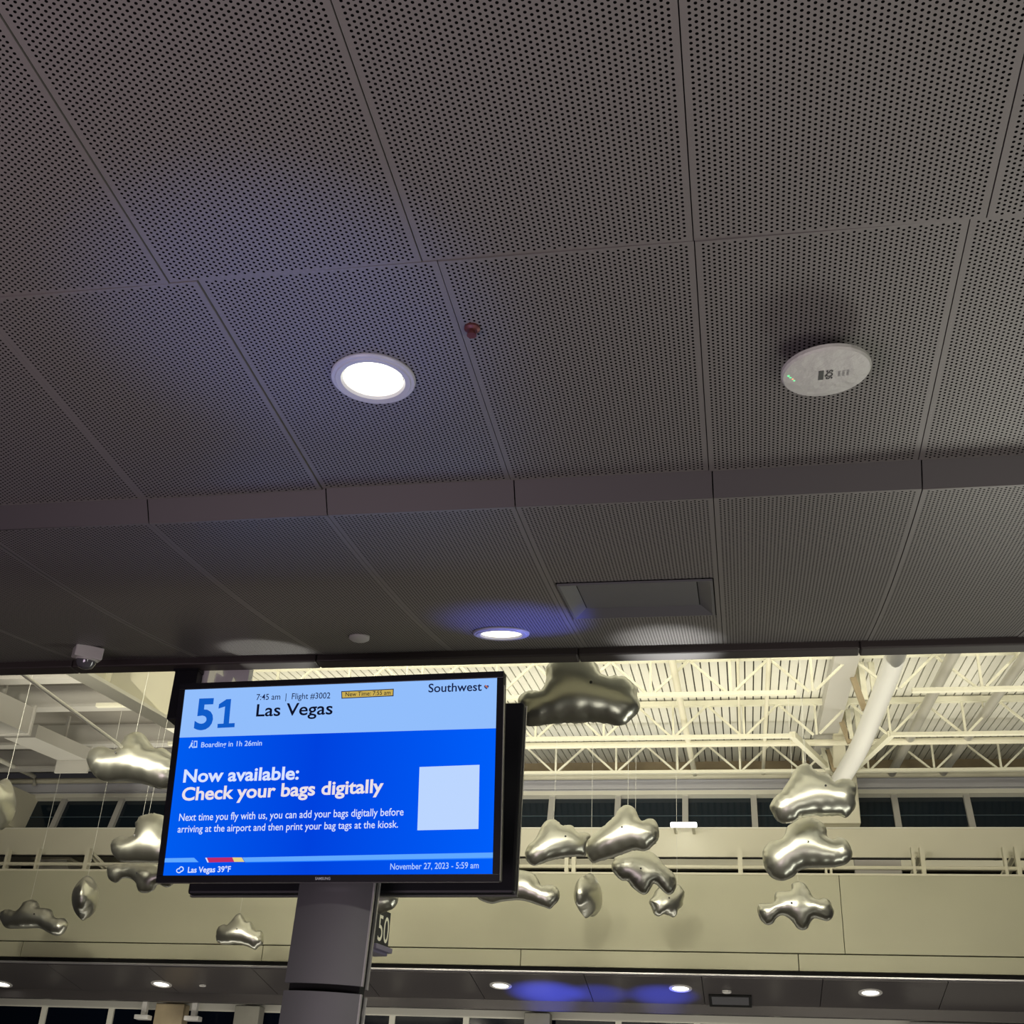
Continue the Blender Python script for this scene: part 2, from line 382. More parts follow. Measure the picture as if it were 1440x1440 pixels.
# air diffuser let into the canopy
hx, hy = DHX, DHY
e = empty('air_diffuser', None, 'rectangular dark grey recessed air diffuser in the canopy right of the edge downlight', 'vent',
          mat=Matrix.Translation(DC) @ Matrix.Rotation(math.atan(0.175), 4, 'X'))
mb = MB()
def ring(mb, ax, ay, az, bx_, by_, bz, mi=0):
    A = [(-ax, -ay, az), (ax, -ay, az), (ax, ay, az), (-ax, ay, az)]; B = [(-bx_, -by_, bz), (bx_, -by_, bz), (bx_, by_, bz), (-bx_, by_, bz)]
    b = len(mb.v); mb.v += A + B
    for i in range(4):
        j = (i + 1) % 4; mb.f.append([b + i, b + j, b + 4 + j, b + 4 + i]); mb.m.append(mi)
ring(mb, hx - .004, hy - .004, 0.002, hx - .004, hy - .004, -0.006); ring(mb, hx - .004, hy - .004, -0.006, hx - .014, hy - .012, -0.006); ring(mb, hx - .014, hy - .012, -0.006, hx - .062, hy - .06, 0.026)
child(mb, 'frame', m_plaque, e)
child(MB().box(-hx + .05, hx - .05, -hy + .05, hy - .05, 0.0275, 0.031), 'throat', m_black, e)
child(MB().box(-hx + .066, hx - .066, -hy + .064, hy - .064, 0.022, 0.027), 'plaque', m_plaque, e, bevel=0.002)

# round wireless unit wrapped in film
zu = 1.925
c = on_z(1162, 524, zu)
nrm = (EYE - c).normalized()
e = empty('wireless_unit', None, 'round white wireless unit wrapped in plastic film hanging under the canopy', 'wireless unit',
          mat=Matrix.Translation(c) @ Matrix.Rotation(math.radians(3), 4, 'X') @ Matrix.Rotation(math.radians(-4), 4, 'Y'))
R = 0.116
child(MB().lathe([(R * .93, 0.018), (R, 0.013), (R, 0.003), (R * .96, -0.003), (R * .8, -0.006)], 56, sx=1.0, sy=1.0), 'body', m_film, e, smooth=True)
child(MB().box(-.075, .065, -.03, .098, .018, .05).box(-.05, .06, .0, .105, .05, H - zu + .004), 'mounting_bracket', m_bezel, e, bevel=0.006)
child(MB().tube([(-.07, .05, .03), (-.09, .06, .045), (-.05, .07, .055), (.0, .06, .06)], .006, 8).tube([(.06, .05, .04), (.03, .09, .05), (-.02, .085, .055)], .005, 8), 'cable', m_bezel, e, smooth=True)
lb = MB().box(-.021, -.008, -.021, .021, -.0075, -.0055)
child(lb, 'label_patch', m_bezel, e)
mk_dark = mat('print_black', srgb(20, 20, 22), 0.6); mk_grey = mat('print_grey', srgb(120, 120, 122), 0.6)
m_g = emis('led_green', (0.15, 0.9, 0.3, 1), 1.6); m_o = emis('led_amber', (1.0, 0.45, 0.2, 1), 1.4)
for i, (x, y, m) in enumerate(((-.098, -.014, m_g), (-.093, -.006, m_g), (-.087, .003, m_o), (-.083, .011, m_g))):
    child(MB().lathe([(.0035, -.0035), (.0025, -.0065)], 10, cx=x, cy=y), 'status_light', m, e)

# ------------------------------------------------------------------ lettering
def text_mesh(txt, bold=0.0, shear=0.0):
    cu = bpy.data.curves.new('lettering', 'FONT'); cu.body = txt; cu.offset = bold; cu.shear = shear; cu.resolution_u = 4
    ob = bpy.data.objects.new('tmp', cu); COL.objects.link(ob)
    bpy.context.view_layer.update()
    me = bpy.data.meshes.new_from_object(ob.evaluated_get(bpy.context.evaluated_depsgraph_get()))
    bpy.data.objects.remove(ob); bpy.data.curves.remove(cu)
    return me
CAPH = None
def lettering(txt, m, parent, M, x0, x1, y0, caph, name='lettering', bold=0.0, y1=None, label=None, shear=0.0):
    """fit txt from x0 to x1 on the baseline y0, cap height caph (metres), in the local frame M"""
    global CAPH
    if CAPH is None:
        h = text_mesh('H'); CAPH = max(v.co.y for v in h.vertices)
    me = text_mesh(txt, bold, shear)
    xs = [v.co.x for v in me.vertices]; a, b = min(xs), max(xs)
    sy = caph / CAPH; sx = (x1 - x0) / (b - a); k = 0.0 if y1 is None else (y1 - y0) / (x1 - x0)
    for v in me.vertices:
        x = x0 + (v.co.x - a) * sx; y = y0 + v.co.y * sy + k * (x - x0); v.co = (x, y, 0)
    me.name = name; me.materials.clear(); me.materials.append(m)
    o = bpy.data.objects.new(name, me); COL.objects.link(o); o.parent = parent; o.matrix_basis = M
    if label: o['label'] = label
    return o

# lettering of the wireless unit (reads upwards, turned a quarter)
Mu = Matrix.Translation((0, 0, -0.0072)) @ Matrix.Rotation(PI, 4, 'X') @ Matrix.Rotation(-PI / 2, 4, 'Z')
lettering('SQS', mk_dark, e, Mu, -.022, .022, -.001, .016, bold=0.02)
for k in range(3):
    lettering('IIII', mk_grey, e, Mu, -.011, .013, .029 + k * .011, .006)
lettering('II', mk_grey, e, Matrix.Translation((0, 0, -0.0002)) @ Mu, -.008, .008, -.016, .003)

# ------------------------------------------------------------------ displays
W_, H_ = 1.24, 0.715
def frame_matrix(c, yaw_, tilt):
    X = Vector((math.cos(yaw_), math.sin(yaw_), 0)); B = Vector((-math.sin(yaw_), math.cos(yaw_), 0))
    U = Vector((0, 0, 1)) * math.cos(tilt) - B * math.sin(tilt); Nn = X.cross(U)   # towards viewer
    return Matrix(((X.x, U.x, Nn.x, c.x), (X.y, U.y, Nn.y, c.y), (X.z, U.z, Nn.z, c.z), (0, 0, 0, 1)))
C1 = EYE + Vector((-1.41079, 4.1215, 1.27675))
MT = frame_matrix(C1, -0.0449, 0.1202)
tv = empty('flight_display', None, 'large landscape display with a blue boarding screen, on the grey column', 'display', mat=MT)
D = 0.045
bz = 0.024
mb = MB()
mb.box(-W_ / 2, W_ / 2, -H_ / 2, H_ / 2, -D, -0.004)
child(mb, 'housing', m_shell, tv, bevel=0.006)
mb = MB()
for (x0, x1, y0, y1) in ((-W_ / 2, W_ / 2, H_ / 2 - bz, H_ / 2), (-W_ / 2, W_ / 2, -H_ / 2, -H_ / 2 + bz), (-W_ / 2, -W_ / 2 + bz, -H_ / 2 + bz, H_ / 2 - bz), (W_ / 2 - bz, W_ / 2, -H_ / 2 + bz, H_ / 2 - bz)):
    mb.box(x0, x1, y0, y1, -0.0035, 0.004)
bez = child(mb, 'bezel', m_bezel, tv, bevel=0.002)
mb = MB()
mb.box(W_ / 2 - .001, W_ / 2 + .0025, -H_ / 2 + .004, H_ / 2 - .05, -0.012, 0.001)
mb.box(-W_ / 2, W_ / 2 - .006, -H_ / 2 - .001, -H_ / 2 + .001, -0.02, -0.012)
child(mb, 'edge_strip', m_edge, tv)
MTi = MT.inverted(); n1 = Vector((MT[0][2], MT[1][2], MT[2][2]))
def tvp(cx, cy):      # crop pixel (x2.571 from 200,920) -> local metres on the screen plane
    px, py = 200 + cx / 2.5714, 920 + cy / 2.5714
    q = MTi @ on_plane(px, py, C1, n1); return q.x, q.y
scr_m = bpy.data.materials.new('screen_blue'); scr_m.use_nodes = True
nt = scr_m.node_tree; nt.nodes.remove(nt.nodes['Principled BSDF']); em = nt.nodes.new('ShaderNodeEmission'); tc = nt.nodes.new('ShaderNodeTexCoord')
sp = nt.nodes.new('ShaderNodeSeparateXYZ'); rp = nt.nodes.new('ShaderNodeValToRGB'); mr = nt.nodes.new('ShaderNodeMapRange')
mr.inputs[1].default_value = -0.6; mr.inputs[2].default_value = 0.6
nt.links.new(tc.outputs['Object'], sp.inputs[0]); nt.links.new(sp.outputs[0], mr.inputs[0]); nt.links.new(mr.outputs[0], rp.inputs[0]); nt.links.new(rp.outputs[0], em.inputs[0])
nt.links.new(em.outputs[0], nt.nodes['Material Output'].inputs[0])
rp.color_ramp.elements[0].color = srgb(0, 92, 240); rp.color_ramp.elements[1].color = srgb(0, 94, 250)
el = rp.color_ramp.elements.new(0.45); el.color = srgb(0, 66, 222)
x0, x1 = -W_ / 2 + bz, W_ / 2 - bz; y0, y1 = -H_ / 2 + bz, H_ / 2 - bz
screen = child(MB().poly([(x0, y0, 0), (x1, y0, 0), (x1, y1, 0), (x0, y1, 0)], (0, 0, -0.003)), 'screen', scr_m, tv)
tag(screen, 'lit blue screen with gate and flight text')
def flat(pts, m, name, z=0.0008, label=None):
    P = [tvp(*p) for p in pts]
    o = child(MB().poly([(a, b, z) for a, b in P]), name, m, screen)
    if label: o['label'] = label
    return o
def E(name, r, g, b): return emis(name, srgb(r, g, b))
hy_ = (tvp(123, 302)[1] + tvp(1278, 268)[1]) / 2
hm = E('screen_header', 146, 190, 252)
o = child(MB().poly([(x0, hy_, .0006), (x1, hy_, .0006), (x1, y1, .0006), (x0, y1, .0006)]), 'header_band', hm, screen); o['label'] = 'pale blue band across the top of the screen'
m_num = E('num_blue', 16, 92, 200); m_navy = E('navy', 20, 30, 70); m_blk = E('ink', 14, 18, 40); m_pale = E('pale', 176, 206, 255); m_wht = E('white_text', 214, 226, 255)
m_warmw = E('warm_text', 232, 224, 232); m_gold = E('gold', 200, 172, 84); m_lb = E('light_blue', 96, 168, 255); m_rd = E('red_stripe', 190, 44, 104); m_yl = E('yellow_stripe', 226, 208, 132)
def stxt(t, m, l, r, cap, bold=0.0, name='lettering'):
    (ax, ay), (bx_, by_) = tvp(*l), tvp(*r); top = tvp(l[0], cap)[1]
    lettering(t, m, screen, Matrix.Translation((0, 0, 0.0016)), ax, bx_, ay, top - ay, name, bold, y1=by_)
stxt('5', m_num, (187, 270), (253, 268), 166, 0.03)
flat([(272, 267), (273, 252), (294, 251), (300, 189), (276, 197), (278, 181), (305, 163), (322, 162), (314, 250), (335, 249), (334, 264)], m_num, 'lettering')
stxt('7:45 am  |  Flight #3002', m_navy, (413, 166), (680, 160), 145, 0.004)
stxt('Las Vegas', m_blk, (412, 225), (688, 217), 182, 0.012)
flat([(720, 134), (910, 125), (909, 152), (721, 161)], m_navy, 'badge_border', 0.0010)
flat([(723, 137), (907, 128), (906, 149), (724, 158)], m_gold, 'badge', 0.0013, 'gold badge with the new departure time')
stxt('New Time: 7:55 am', m_blk, (735, 153), (898, 146), 138, 0.006)
stxt('Southwest', m_navy, (1035, 138), (1228, 132), 108, 0.012)
# heart emblem
hc = tvp(1245, 119); hs = 0.0088
def heart(t): return (0.0625 * 16 * math.sin(t) ** 3, 0.0625 * (13 * math.cos(t) - 5 * math.cos(2 * t) - 2 * math.cos(3 * t) - math.cos(4 * t)))
H1 = [heart(2 * PI * k / 40) for k in range(40)]
for (s_, mm, zz, nm) in ((1.0, m_navy, .0014, 'emblem_heart'),):
    child(MB().poly([(hc[0] + a * hs * s_, hc[1] + b * hs * s_, zz) for a, b in H1]), nm, E('heart_blue', 60, 72, 130), screen)
for k, (cc, o1, o2) in enumerate((((200, 70, 60), .25, .62), ((225, 170, 60), -.02, .2))):
    # diagonal stripe clipped to the heart
    pts = []
    for a, b in H1:
        t = a * .7 + b * .7
        if o1 - .12 <= t <= o2 + .12: pts.append((a * .86, b * .86))
    A = [(-.62, o1 + .55), (.62, o1 - .45), (.62, o2 - .45), (-.62, o2 + .55)]
    child(MB().poly([(hc[0] + a * hs * .9, hc[1] + (b - .1) * hs * .9, .0018 + .0002 * k) for a, b in A]), 'emblem_stripe', E('heart_stripe', *cc), screen)
stxt('Boarding in 1h 26min', m_pale, (213, 337), (433, 330), 319, 0.014)
# walking figure icon
flat([(188, 313), (200, 313), (199, 338), (186, 339)], m_pale, 'boarding_icon')
flat([(190, 317), (197, 317), (196, 333), (189, 334)], scr_m, 'boarding_icon', 0.0011)
flat([(178, 318), (184, 320), (181, 330), (186, 338), (183, 340), (177, 333), (171, 341), (168, 338), (175, 328)], m_pale, 'boarding_icon')
flat([(180, 312), (184, 312), (184, 316), (180, 316)], m_pale, 'boarding_icon')
stxt('Now available:', m_wht, (148, 463), (566, 452), 419, 0.025)
stxt('Check your bags digitally', m_warmw, (142, 529), (872, 499), 484, 0.025)
stxt('Next time you fly with us, you can add your bags digitally before', m_wht, (133, 603), (945, 583), 577, 0.006)
stxt('arriving at the airport and then print your bag tags at the kiosk.', m_wht, (128, 645), (925, 627), 620, 0.006)
flat([(1003, 408), (1220, 400), (1216, 632), (995, 637)], E('card', 188, 214, 255), 'card', 0.0010, 'plain pale square card on the screen')
flat([(74, 738), (188, 736), (204, 752), (72, 753)], m_lb, 'stripe')
flat([(228, 736), (234, 736), (241, 753), (236, 753)], m_wht, 'stripe')
flat([(234, 736), (326, 735), (333, 751), (241, 753)], m_rd, 'stripe', label='red stripe')
flat([(326, 735), (360, 735), (370, 751), (333, 751)], m_yl, 'stripe', label='yellow stripe')
flat([(362, 735), (1271, 717), (1270, 736), (372, 751)], m_lb, 'stripe')
flat([(372, 751), (1270, 736), (1270, 740), (372, 754)], E('low_line', 30, 120, 255), 'stripe')
stxt('Las Vegas 39°F', m_wht, (165, 790), (320, 787), 770, 0.02)
stxt('November 27, 2023 - 5:59 am', m_pale, (897, 779), (1217, 774), 757, 0.006)
# weather icon: cloud outline
def ringpts(cx, cy, r, r2, n=14): 
    return [(cx + r * math.cos(2 * PI * k / n), cy + r2 * math.sin(2 * PI * k / n)) for k in range(n)]
flat(ringpts(133, 783, 10, 9), m_wht, 'weather_icon', .0010); flat(ringpts(142, 777, 9, 10), m_wht, 'weather_icon', .0012)
flat(ringpts(133, 783, 6.5, 5.5), scr_m, 'weather_icon', .0014); flat(ringpts(142, 777, 5.5, 6), scr_m, 'weather_icon', .0016)
a = tvp(627, 815); b = tvp(682, 812)
lettering('SAMSUNG', mat('logo_grey', srgb(150, 150, 158), 0.4, emit=srgb(120, 120, 128), es=.5), bez, Matrix.Translation((0, 0, 0.0048)), a[0], b[0], -H_ / 2 + .007, 0.0085, 'logo', 0.02)

C2 = EYE + Vector((-1.40266, 4.4327, 1.29592))
M2 = frame_matrix(C2, -0.04554, -0.03916)
tv2 = empty('rear_display', None, 'black rear shell of a second display mounted behind the blue flight display', 'display', mat=M2)
child(MB().box(-W_ / 2, W_ / 2, -H_ / 2, H_ / 2, -0.045, 0.0), 'housing', m_shell, tv2, bevel=0.01)
child(MB().box(-W_ / 2 + .085, W_ / 2 - .085, -H_ / 2 + .09, H_ / 2 - .09, 0.0, 0.03), 'rear_cover', m_shell, tv2, bevel=0.02)
child(MB().box(-W_ / 2 - .002, W_ / 2 + .002, -H_ / 2 - .002, -H_ / 2 + .003, -0.05, -0.03).box(W_ / 2 - .001, W_ / 2 + .003, -H_ / 2, H_ / 2, -0.05, -0.038), 'edge_strip', m_edge, tv2)

# ------------------------------------------------------------------ column carrying the displays
YCOL = 4.303
cL = on_y(417, 1240, YCOL - .08); cR = on_y(523, 1240, YCOL - .08)
cxm = (cL.x + cR.x) / 2; cw = (cR.x - cL.x) / 2
colm = empty('display_column', (cxm, YCOL, 0), 'grey brushed metal column carrying the displays, with a dark joint', 'column')
colm.rotation_euler = (0, math.radians(1.6), 0)
colm.location.x = cxm - math.tan(math.radians(1.6)) * (cL.z)
def shell(z0, z1, y, bow, wdt, th=0.012):
    mb = MB(); n = 14
    for z in (z0, z1):
        for k in range(n + 1):
            x = -wdt + 2 * wdt * k / n; mb.v.append((x, y + bow * (x / wdt) ** 2, z))
        for k in range(n + 1):
            x = wdt - 2 * wdt * k / n; mb.v.append((x, y + bow * (x / wdt) ** 2 + th, z))
    m = 2 * (n + 1)
    for k in range(m):
        j = (k + 1) % m; mb.f.append([k, j, m + j, m + k]); mb.m.append(0)
    for k in range(n):
        mb.f.append([k, k + 1, m - 2 - k, m - 1 - k]); mb.m.append(0); mb.f.append([m + k, m + k + 1, 2 * m - 2 - k, 2 * m - 1 - k]); mb.m.append(0)
    return mb
zj1 = on_y(460, 1382, YCOL - .08).z; zj0 = on_y(455, 1393, YCOL - .08).z; ztop = on_y(470, 1235, YCOL - .08).z
for (z0, z1) in ((zj1, ztop + .06), (0.0, zj0)):
    ps = child(shell(z0, z1, -.068, .022, cw), 'front_panel', m_steel, colm, smooth=True)
    rs = child(shell(z0, z1, .055, -.022, cw - .006), 'rear_panel', m_steel, colm, smooth=True)
    child(MB().box(cw - .004, cw + .002, -.047, -.033, z0, z1).box(cw - .012, cw - .004, .03, .046, z0, z1), 'edge_trim', m_steeledge, colm)
child(MB().box(-cw + .012, cw - .012, -.03, .03, 0.0, ztop + .45), 'core', m_black, colm)
child(MB().box(-.12, .12, -.03, .03, ztop + .2, ztop + .65), 'mount', m_bezel, colm)

# black hanger dropping from the canopy edge behind the display
a = on_y(250, 938, 5.32); b = on_y(282, 938, 5.32); c_ = on_y(240, 1013, 5.32)
hg = empty('ceiling_hanger', (a.x, 5.32, ZE), 'black boxed hanger dropping from the canopy edge behind the display', 'bracket')
o = MB().box(a.x, b.x, 5.30, 5.40, c_.z, ZE + .12).build('hanger_box', m_shell, hg, bevel=.004)
o = MB().box(a.x - .004, b.x + .004, 5.29, 5.41, ZE - .045, ZE - .03).build('collar', m_shell, hg)
# grey pictogram sign beside it
YS = 5.36
def sq(px, py, dy=0): return on_y(px, py, YS + dy)
e = empty('hanging_sign', sq(318, 935), 'grey hanging sign with cream cut-out shapes above the flight display', 'sign')
c0, c1 = sq(281, 962), sq(353, 930)
MB().box(c0.x, c1.x, YS, YS + .05, c0.z - .12, ZE + .05).build('sign_box', m_signgrey, e, bevel=.003)
for pts in ([(292, 960), (297, 937), (313, 937), (314, 951), (304, 945), (300, 960)], [(324, 935), (333, 935), (331, 939), (327, 939)], [(326, 960), (329, 953), (332, 960)]):
    P = [on_y(x, y, YS - .002) for x, y in pts]
    MB().poly([tuple(v) for v in P], (0, -.006, 0)).build('sign_glyph', m_glyph, e)

# ------------------------------------------------------------------ gate 50 sign behind the column
Y5 = 7.4
bl = on_y(523.8, 1326, Y5); 
e = empty('gate_number_sign', bl, 'dark flag sign with a pale number 50 seen edgewise behind the column', 'sign')
# vertical plane through bl running back: find the far bottom corner on the same level
d = ray(545.4, 1334); t = (bl.z - EYE.z) / d.z; br = EYE + d * t
if br.y < bl.y: br = on_y(545.4, 1334, Y5 + .35)
dirv = (br - bl); dirv.z = 0; wsg = dirv.length; dirv.normalize(); nsg = Vector((dirv.y, -dirv.x, 0))
hsg = on_plane(525, 1274, bl, nsg).z - bl.z
Ms = Matrix(((dirv.x, 0, nsg.x, bl.x), (dirv.y, 0, nsg.y, bl.y), (0, 1, 0, bl.z), (0, 0, 0, 1)))
Msi = Ms.inverted()
e.matrix_basis = Ms
child(MB().box(0, wsg, 0, hsg, -.10, 0), 'sign_box', m_signdark, e)
child(MB().box(-.005, wsg + .005, -.03, -.001, -.10, .03).box(0, wsg, -.045, -.03, -.09, -.0), 'bottom_rail', m_signlip, e, bevel=.003)
def s5(px, py): q = Msi @ on_plane(px, py, bl, nsg); return q.x, q.y
a, b = s5(528.5, 1319), s5(546, 1323); tp = s5(531, 1282)
lettering('50', m_glyph, e, Matrix.Translation((0, 0, .002)), wsg * .26, wsg * .94, hsg * .12 , hsg * .72, bold=0.0, label='pale illuminated number 50')
child(MB().box(-.12, 0.02, hsg * .4, hsg * .5, -.07, -.03), 'sign_arm', m_bezel, e)
child(MB().box(-.19, -.11, -bl.z, hsg * 1.1, -.15, -.02), 'sign_post', m_bezel, e)

# ------------------------------------------------------------------ far side: fascia, canopy, beams, windows
YF = 14.0
zf1 = on_y(1000, 1230, YF).z; zf2 = on_y(1000, 1339, YF).z; zf3 = on_y(1000, 1363, YF).z
XA, XB = -10.5, 6.0
fas = empty('wall_far', (0, YF, zf3), 'cream panelled fascia wall across the far side of the hall', kind='structure')
xj = on_y(1184, 1285, YF).x
x = xj - 6.0 * 2
while x < XB:
    MB().box(max(x, XA) + .003, min(x + 6.0, XB) - .003, YF, YF + .12, zf2 + .006, zf1).build('fascia_panel', m_fascia, fas, bevel=.004); x += 6.0
x = on_y(1123, 1352, YF).x - 4 * 2.95
while x < XB:
    MB().box(max(x, XA) + .004, min(x + 2.95, XB) - .004, YF + .0, YF + .12, zf3, zf2 - .006).build('fascia_panel', m_fascia, fas, bevel=.004); x += 2.95
MB().box(XA, XB, YF + .05, YF + .14, zf3 + .02, zf1 - .02).build('fascia_backing', m_black, fas)
MB().box(XA, XB, YF - .01, YF + .2, zf1 - .001, zf1 + .02).build('fascia_cap', m_cream, fas)
MB().box(XA, XB, YF + .03, YF + .2, zf3 - .05, zf3 - .001).build('shadow_gap', m_black, fas)
zs = zf3 - .05
MB().box(XA, XB, YF - .02, YF + .05, zs - .014, zs).build('edge_trim', m_steeledge, fas)
# opposite canopy underside, with joints
zo = zs - .02
SO = 0.15; k_ = on_y(1000, 1413, 1).z - 1.6; YO1 = (zo - 1.6 + SO * YF) / (k_ + SO)
def zso(y): return zo - 1.6 - SO * (y - YF)
opp = empty('ceiling', (0, YF + 1, zo), 'dark metal canopy underside along the far side of the hall', kind='structure')
xj = on_z(664, 1370, zo - 1.6).x
k0 = int((XA - xj) / 1.25) - 1
x = xj + k0 * 1.25
while x < XB:
    A_, B_ = YF + .05, YO1; za, zb2_ = 1.6 + zso(A_), 1.6 + zso(B_)
    MB().quadbox([(x + .004, A_, za), (x + 1.246, A_, za), (x + 1.246, B_, zb2_), (x + .004, B_, zb2_), (x + .004, A_, za + .03), (x + 1.246, A_, za + .03), (x + 1.246, B_, zb2_ + .03), (x + .004, B_, zb2_ + .03)]).build('ceiling_panel', m_darksoffit, opp); x += 1.25
MB().quadbox([(XA - 1, A_, za + .035), (XB + 1, A_, za + .035), (XB + 1, B_, zb2_ + .035), (XA - 1, B_, zb2_ + .035), (XA - 1, A_, za + .05), (XB + 1, A_, za + .05), (XB + 1, B_, zb2_ + .05), (XA - 1, B_, zb2_ + .05)]).build('ceiling_backing', m_black, opp)
zw = on_y(1000, 1427, YO1 + .02).z
MB().box(XA - 1, XB + 1, YO1, YO1 + .1, zw, 1.6 + zso(YO1) + .06).build('bulkhead_panel', m_darksoffit, opp)
xs_ = [(3, 1384), (227, 1384), (704, 1386), (957, 1390), (1224, 1396)]
where = ['leftmost of the small glowing downlights under the far canopy', 'small glowing far-canopy downlight left of the column', 'small far-canopy downlight left of the brightest blue patch',
         'small far-canopy downlight just left of the small square grille', 'rightmost of the small glowing downlights under the far canopy']
for (px, py), lab in zip(xs_, where):
    downlight(px, py, lambda y: zso(y) - .003, 0.125, lab, -SO, 14)
c = zhit(1027, 1406, zso)
e = empty('ceiling_grille', None, 'small dark rectangular grille in the far canopy beside the blue patch', 'vent', mat=Matrix.Translation(c) @ Matrix.Rotation(-math.atan(SO), 4, 'X'))
e2 = MB(); ring(e2, .23, .2, .0, .23, .2, -.02); ring(e2, .23, .2, -.02, .2, .15, -.012); child(e2, 'frame', m_black, e)
child(MB().box(-.2, .2, -.14, .14, -.014, -.008), 'plaque', m_plaque, e)
c = zhit(1022, 1393, zso)
e = empty('smoke_detector', c, 'tiny white detector in the far canopy above the square grille', 'detector')
child(MB().lathe([(.05, 0), (.05, -.02), (.035, -.03)], 18), 'body', m_plastic, e, smooth=True)
c = zhit(285, 1385, zso)
e = empty('smoke_detector', c, 'tiny white detector in the far canopy right of the left downlight', 'detector')
child(MB().lathe([(.04, 0), (.04, -.015), (.03, -.02)], 18), 'body', m_plastic, e, smooth=True)

# lower far glazing
YG = YO1 + .40
zt = on_y(1000, 1428, YG).z + .02
win = empty('window_2', (0, YG, 0), 'dark night glazing with white frames under the far canopy', kind='structure')
zb_ = zt - 1.4
zh = on_y(720, 1433, YG).z
MB().box(XA, XB, YG - .03, YG + .05, zh, zt + .05).build('window_head', m_white, win)
xm0 = on_y(656, 1436, YG).x; dxm = on_y(552, 1436, YG).x - xm0
for k in range(-7, 10):
    x = xm0 + dxm * k
    if XA < x < XB: MB().box(x - .035, x + .035, YG - .03, YG + .05, zb_, zh).build('mullion', m_white, win)
    if XA < x < XB: MB().box(x + dxm + .035, x - .035, YG, YG + .01, zb_, zh).build('glass_pane', m_glass2, win)
MB().box(XA, XB, YG - .05, YG + .2, 0.0, zb_).build('wall_back', m_concrete); tag(bpy.data.objects['wall_back'], 'plain wall under the far glazing', kind='structure')
for (xa_, xb_, mm, lab) in ((218, 258, m_tan, 'brown cladded pillar in front of the far glazing'), (330, 365, m_concrete, 'pale concrete pillar at the far glazing left of the display column'), (738, 774, m_concrete, 'pale concrete pillar at the far glazing below the blue patches')):
    a = on_y(xa_, 1435, YG - .2); b = on_y(xb_, 1435, YG - .2)
    e = empty('pillar', ((a.x + b.x) / 2, YG - .2, 0), lab, 'pillar')
    MB().box(a.x, b.x, YG - .25, YG - .07, 0, zw - .003).build('shaft', mm, e, bevel=.01)
    MB().box(a.x - .02, b.x + .02, YG - .27, YG - .06, 0, .12).build('plinth', mm, e)
for (xa_, xb_, lab) in ((193, 212, 'small white box lamp at far glazing, left of the brown pillar'), (263, 283, 'small white box lamp at far glazing, right of the brown pillar')):
    a = on_y(xa_, 1433, YO1 + .1); b = on_y(xb_, 1433, YO1 + .1)
    zz = zw - .004
    yb = YO1 + .08; xm = (a.x + b.x) / 2
    e = empty('box_lamp', (xm, yb, zz), lab, 'lamp')
    zl = on_y(200, 1434, yb).z
    MB().box(a.x, b.x, yb - .08, yb + .05, zl, zl + .05).build('lamp_body', m_plastic, e, bevel=.006)
    MB().box(xm - .03, xm + .03, yb - .03, yb + .03, zl + .05, max(zz, zl + .06)).build('stem', m_plastic, e)
# board at far right, hung on a rod
a = on_y(1282, 1434, 15.0); b = on_y(1445, 1434, 15.0)
e = empty('hanging_board', ((a.x + b.x) / 2, 15.2, a.z), 'grey board hanging on a rod under the far canopy at far right', 'sign')
MB().box(a.x, b.x + .4, 15.2, 15.26, a.z - .5, a.z + .01).build('board', m_greybeam, e, bevel=.01)
r0 = on_y(1310, 1434, 15.23)
MB().tube([(r0.x, 15.23, r0.z), (r0.x, 15.23, 1.6 + zso(min(15.23, YO1)) + .02)], .013, 8).build('rod', m_plastic, e)

# band above the fascia: rail, posts, recess, beam
YR = 14.3
zr_ = on_y(900, 1219, YR).z
rail = empty('guard_rail', (0, YR, zf1), 'cream tube rail with posts standing on top of the far fascia', 'railing')
MB().tube([(XA, YR, zr_), (XB, YR, zr_)], .022, 10).build('rail_tube', m_cream, rail, smooth=True)
YBM = 14.62
zb0 = on_y(1000, 1205, YBM).z; zb1 = on_y(1000, 1165, YBM).z
for (px, wd) in ((8, .07), (51, .05), (121, .1), (797, .09), (807, .09), (1041, .1), (1161, .05), (1168, .05), (1285, .06), (1298, .09), (1414, .06), (1432, .09)):
    x = on_y(px, 1216, YR).x
    wd *= .5; MB().box(x - wd / 2, x + wd / 2, YR - .03, YR + .05, zf1 + .02, on_y(px, 1207, YR).z + .12).build('post', m_cream, rail)
beam = MB().box(XA, XB, YBM, YBM + .07, zb0, zb1).build('beam', m_cream); 
tag(beam, 'long flat cream beam across the hall below the clerestory windows', 'beam')
MB().box(XA, XB, YBM - .01, YBM + .02, zb1 - .004, zb1 + .012).build('top_flange', m_white, beam)
MB().box(XA, XB, YBM + .01, YBM + .06, zb0 - .012, zb0 - .001).build('shadow_plate', m_deckdark, beam)
YK = 15.6
rec = empty('wall_recess', (0, YK, zf1), 'recessed cream wall with dark openings behind the rail', kind='structure')
zk = on_y(1000, 1222, YK).z
xl, xr = on_y(700, 1215, YK).x, XB
MB().box(xl, xr, YK, YK + .1, zk, zb0 + .6).build('recess_wall', m_cream, rec)
MB().box(XA, xl, YK + .3, YK + .4, zf1 - .6, zb0 + .6).build('recess_wall', m_cream, rec)
MB().box(XA, XB, YK + .5, YK + .6, zf1 - .8, zb0 + .7).build('recess_void', m_black, rec)
MB().box(XA, XB, YF + .2, YK + .5, zf1 - .5, zf1 - .45).build('recess_floor', m_deckdark, rec)
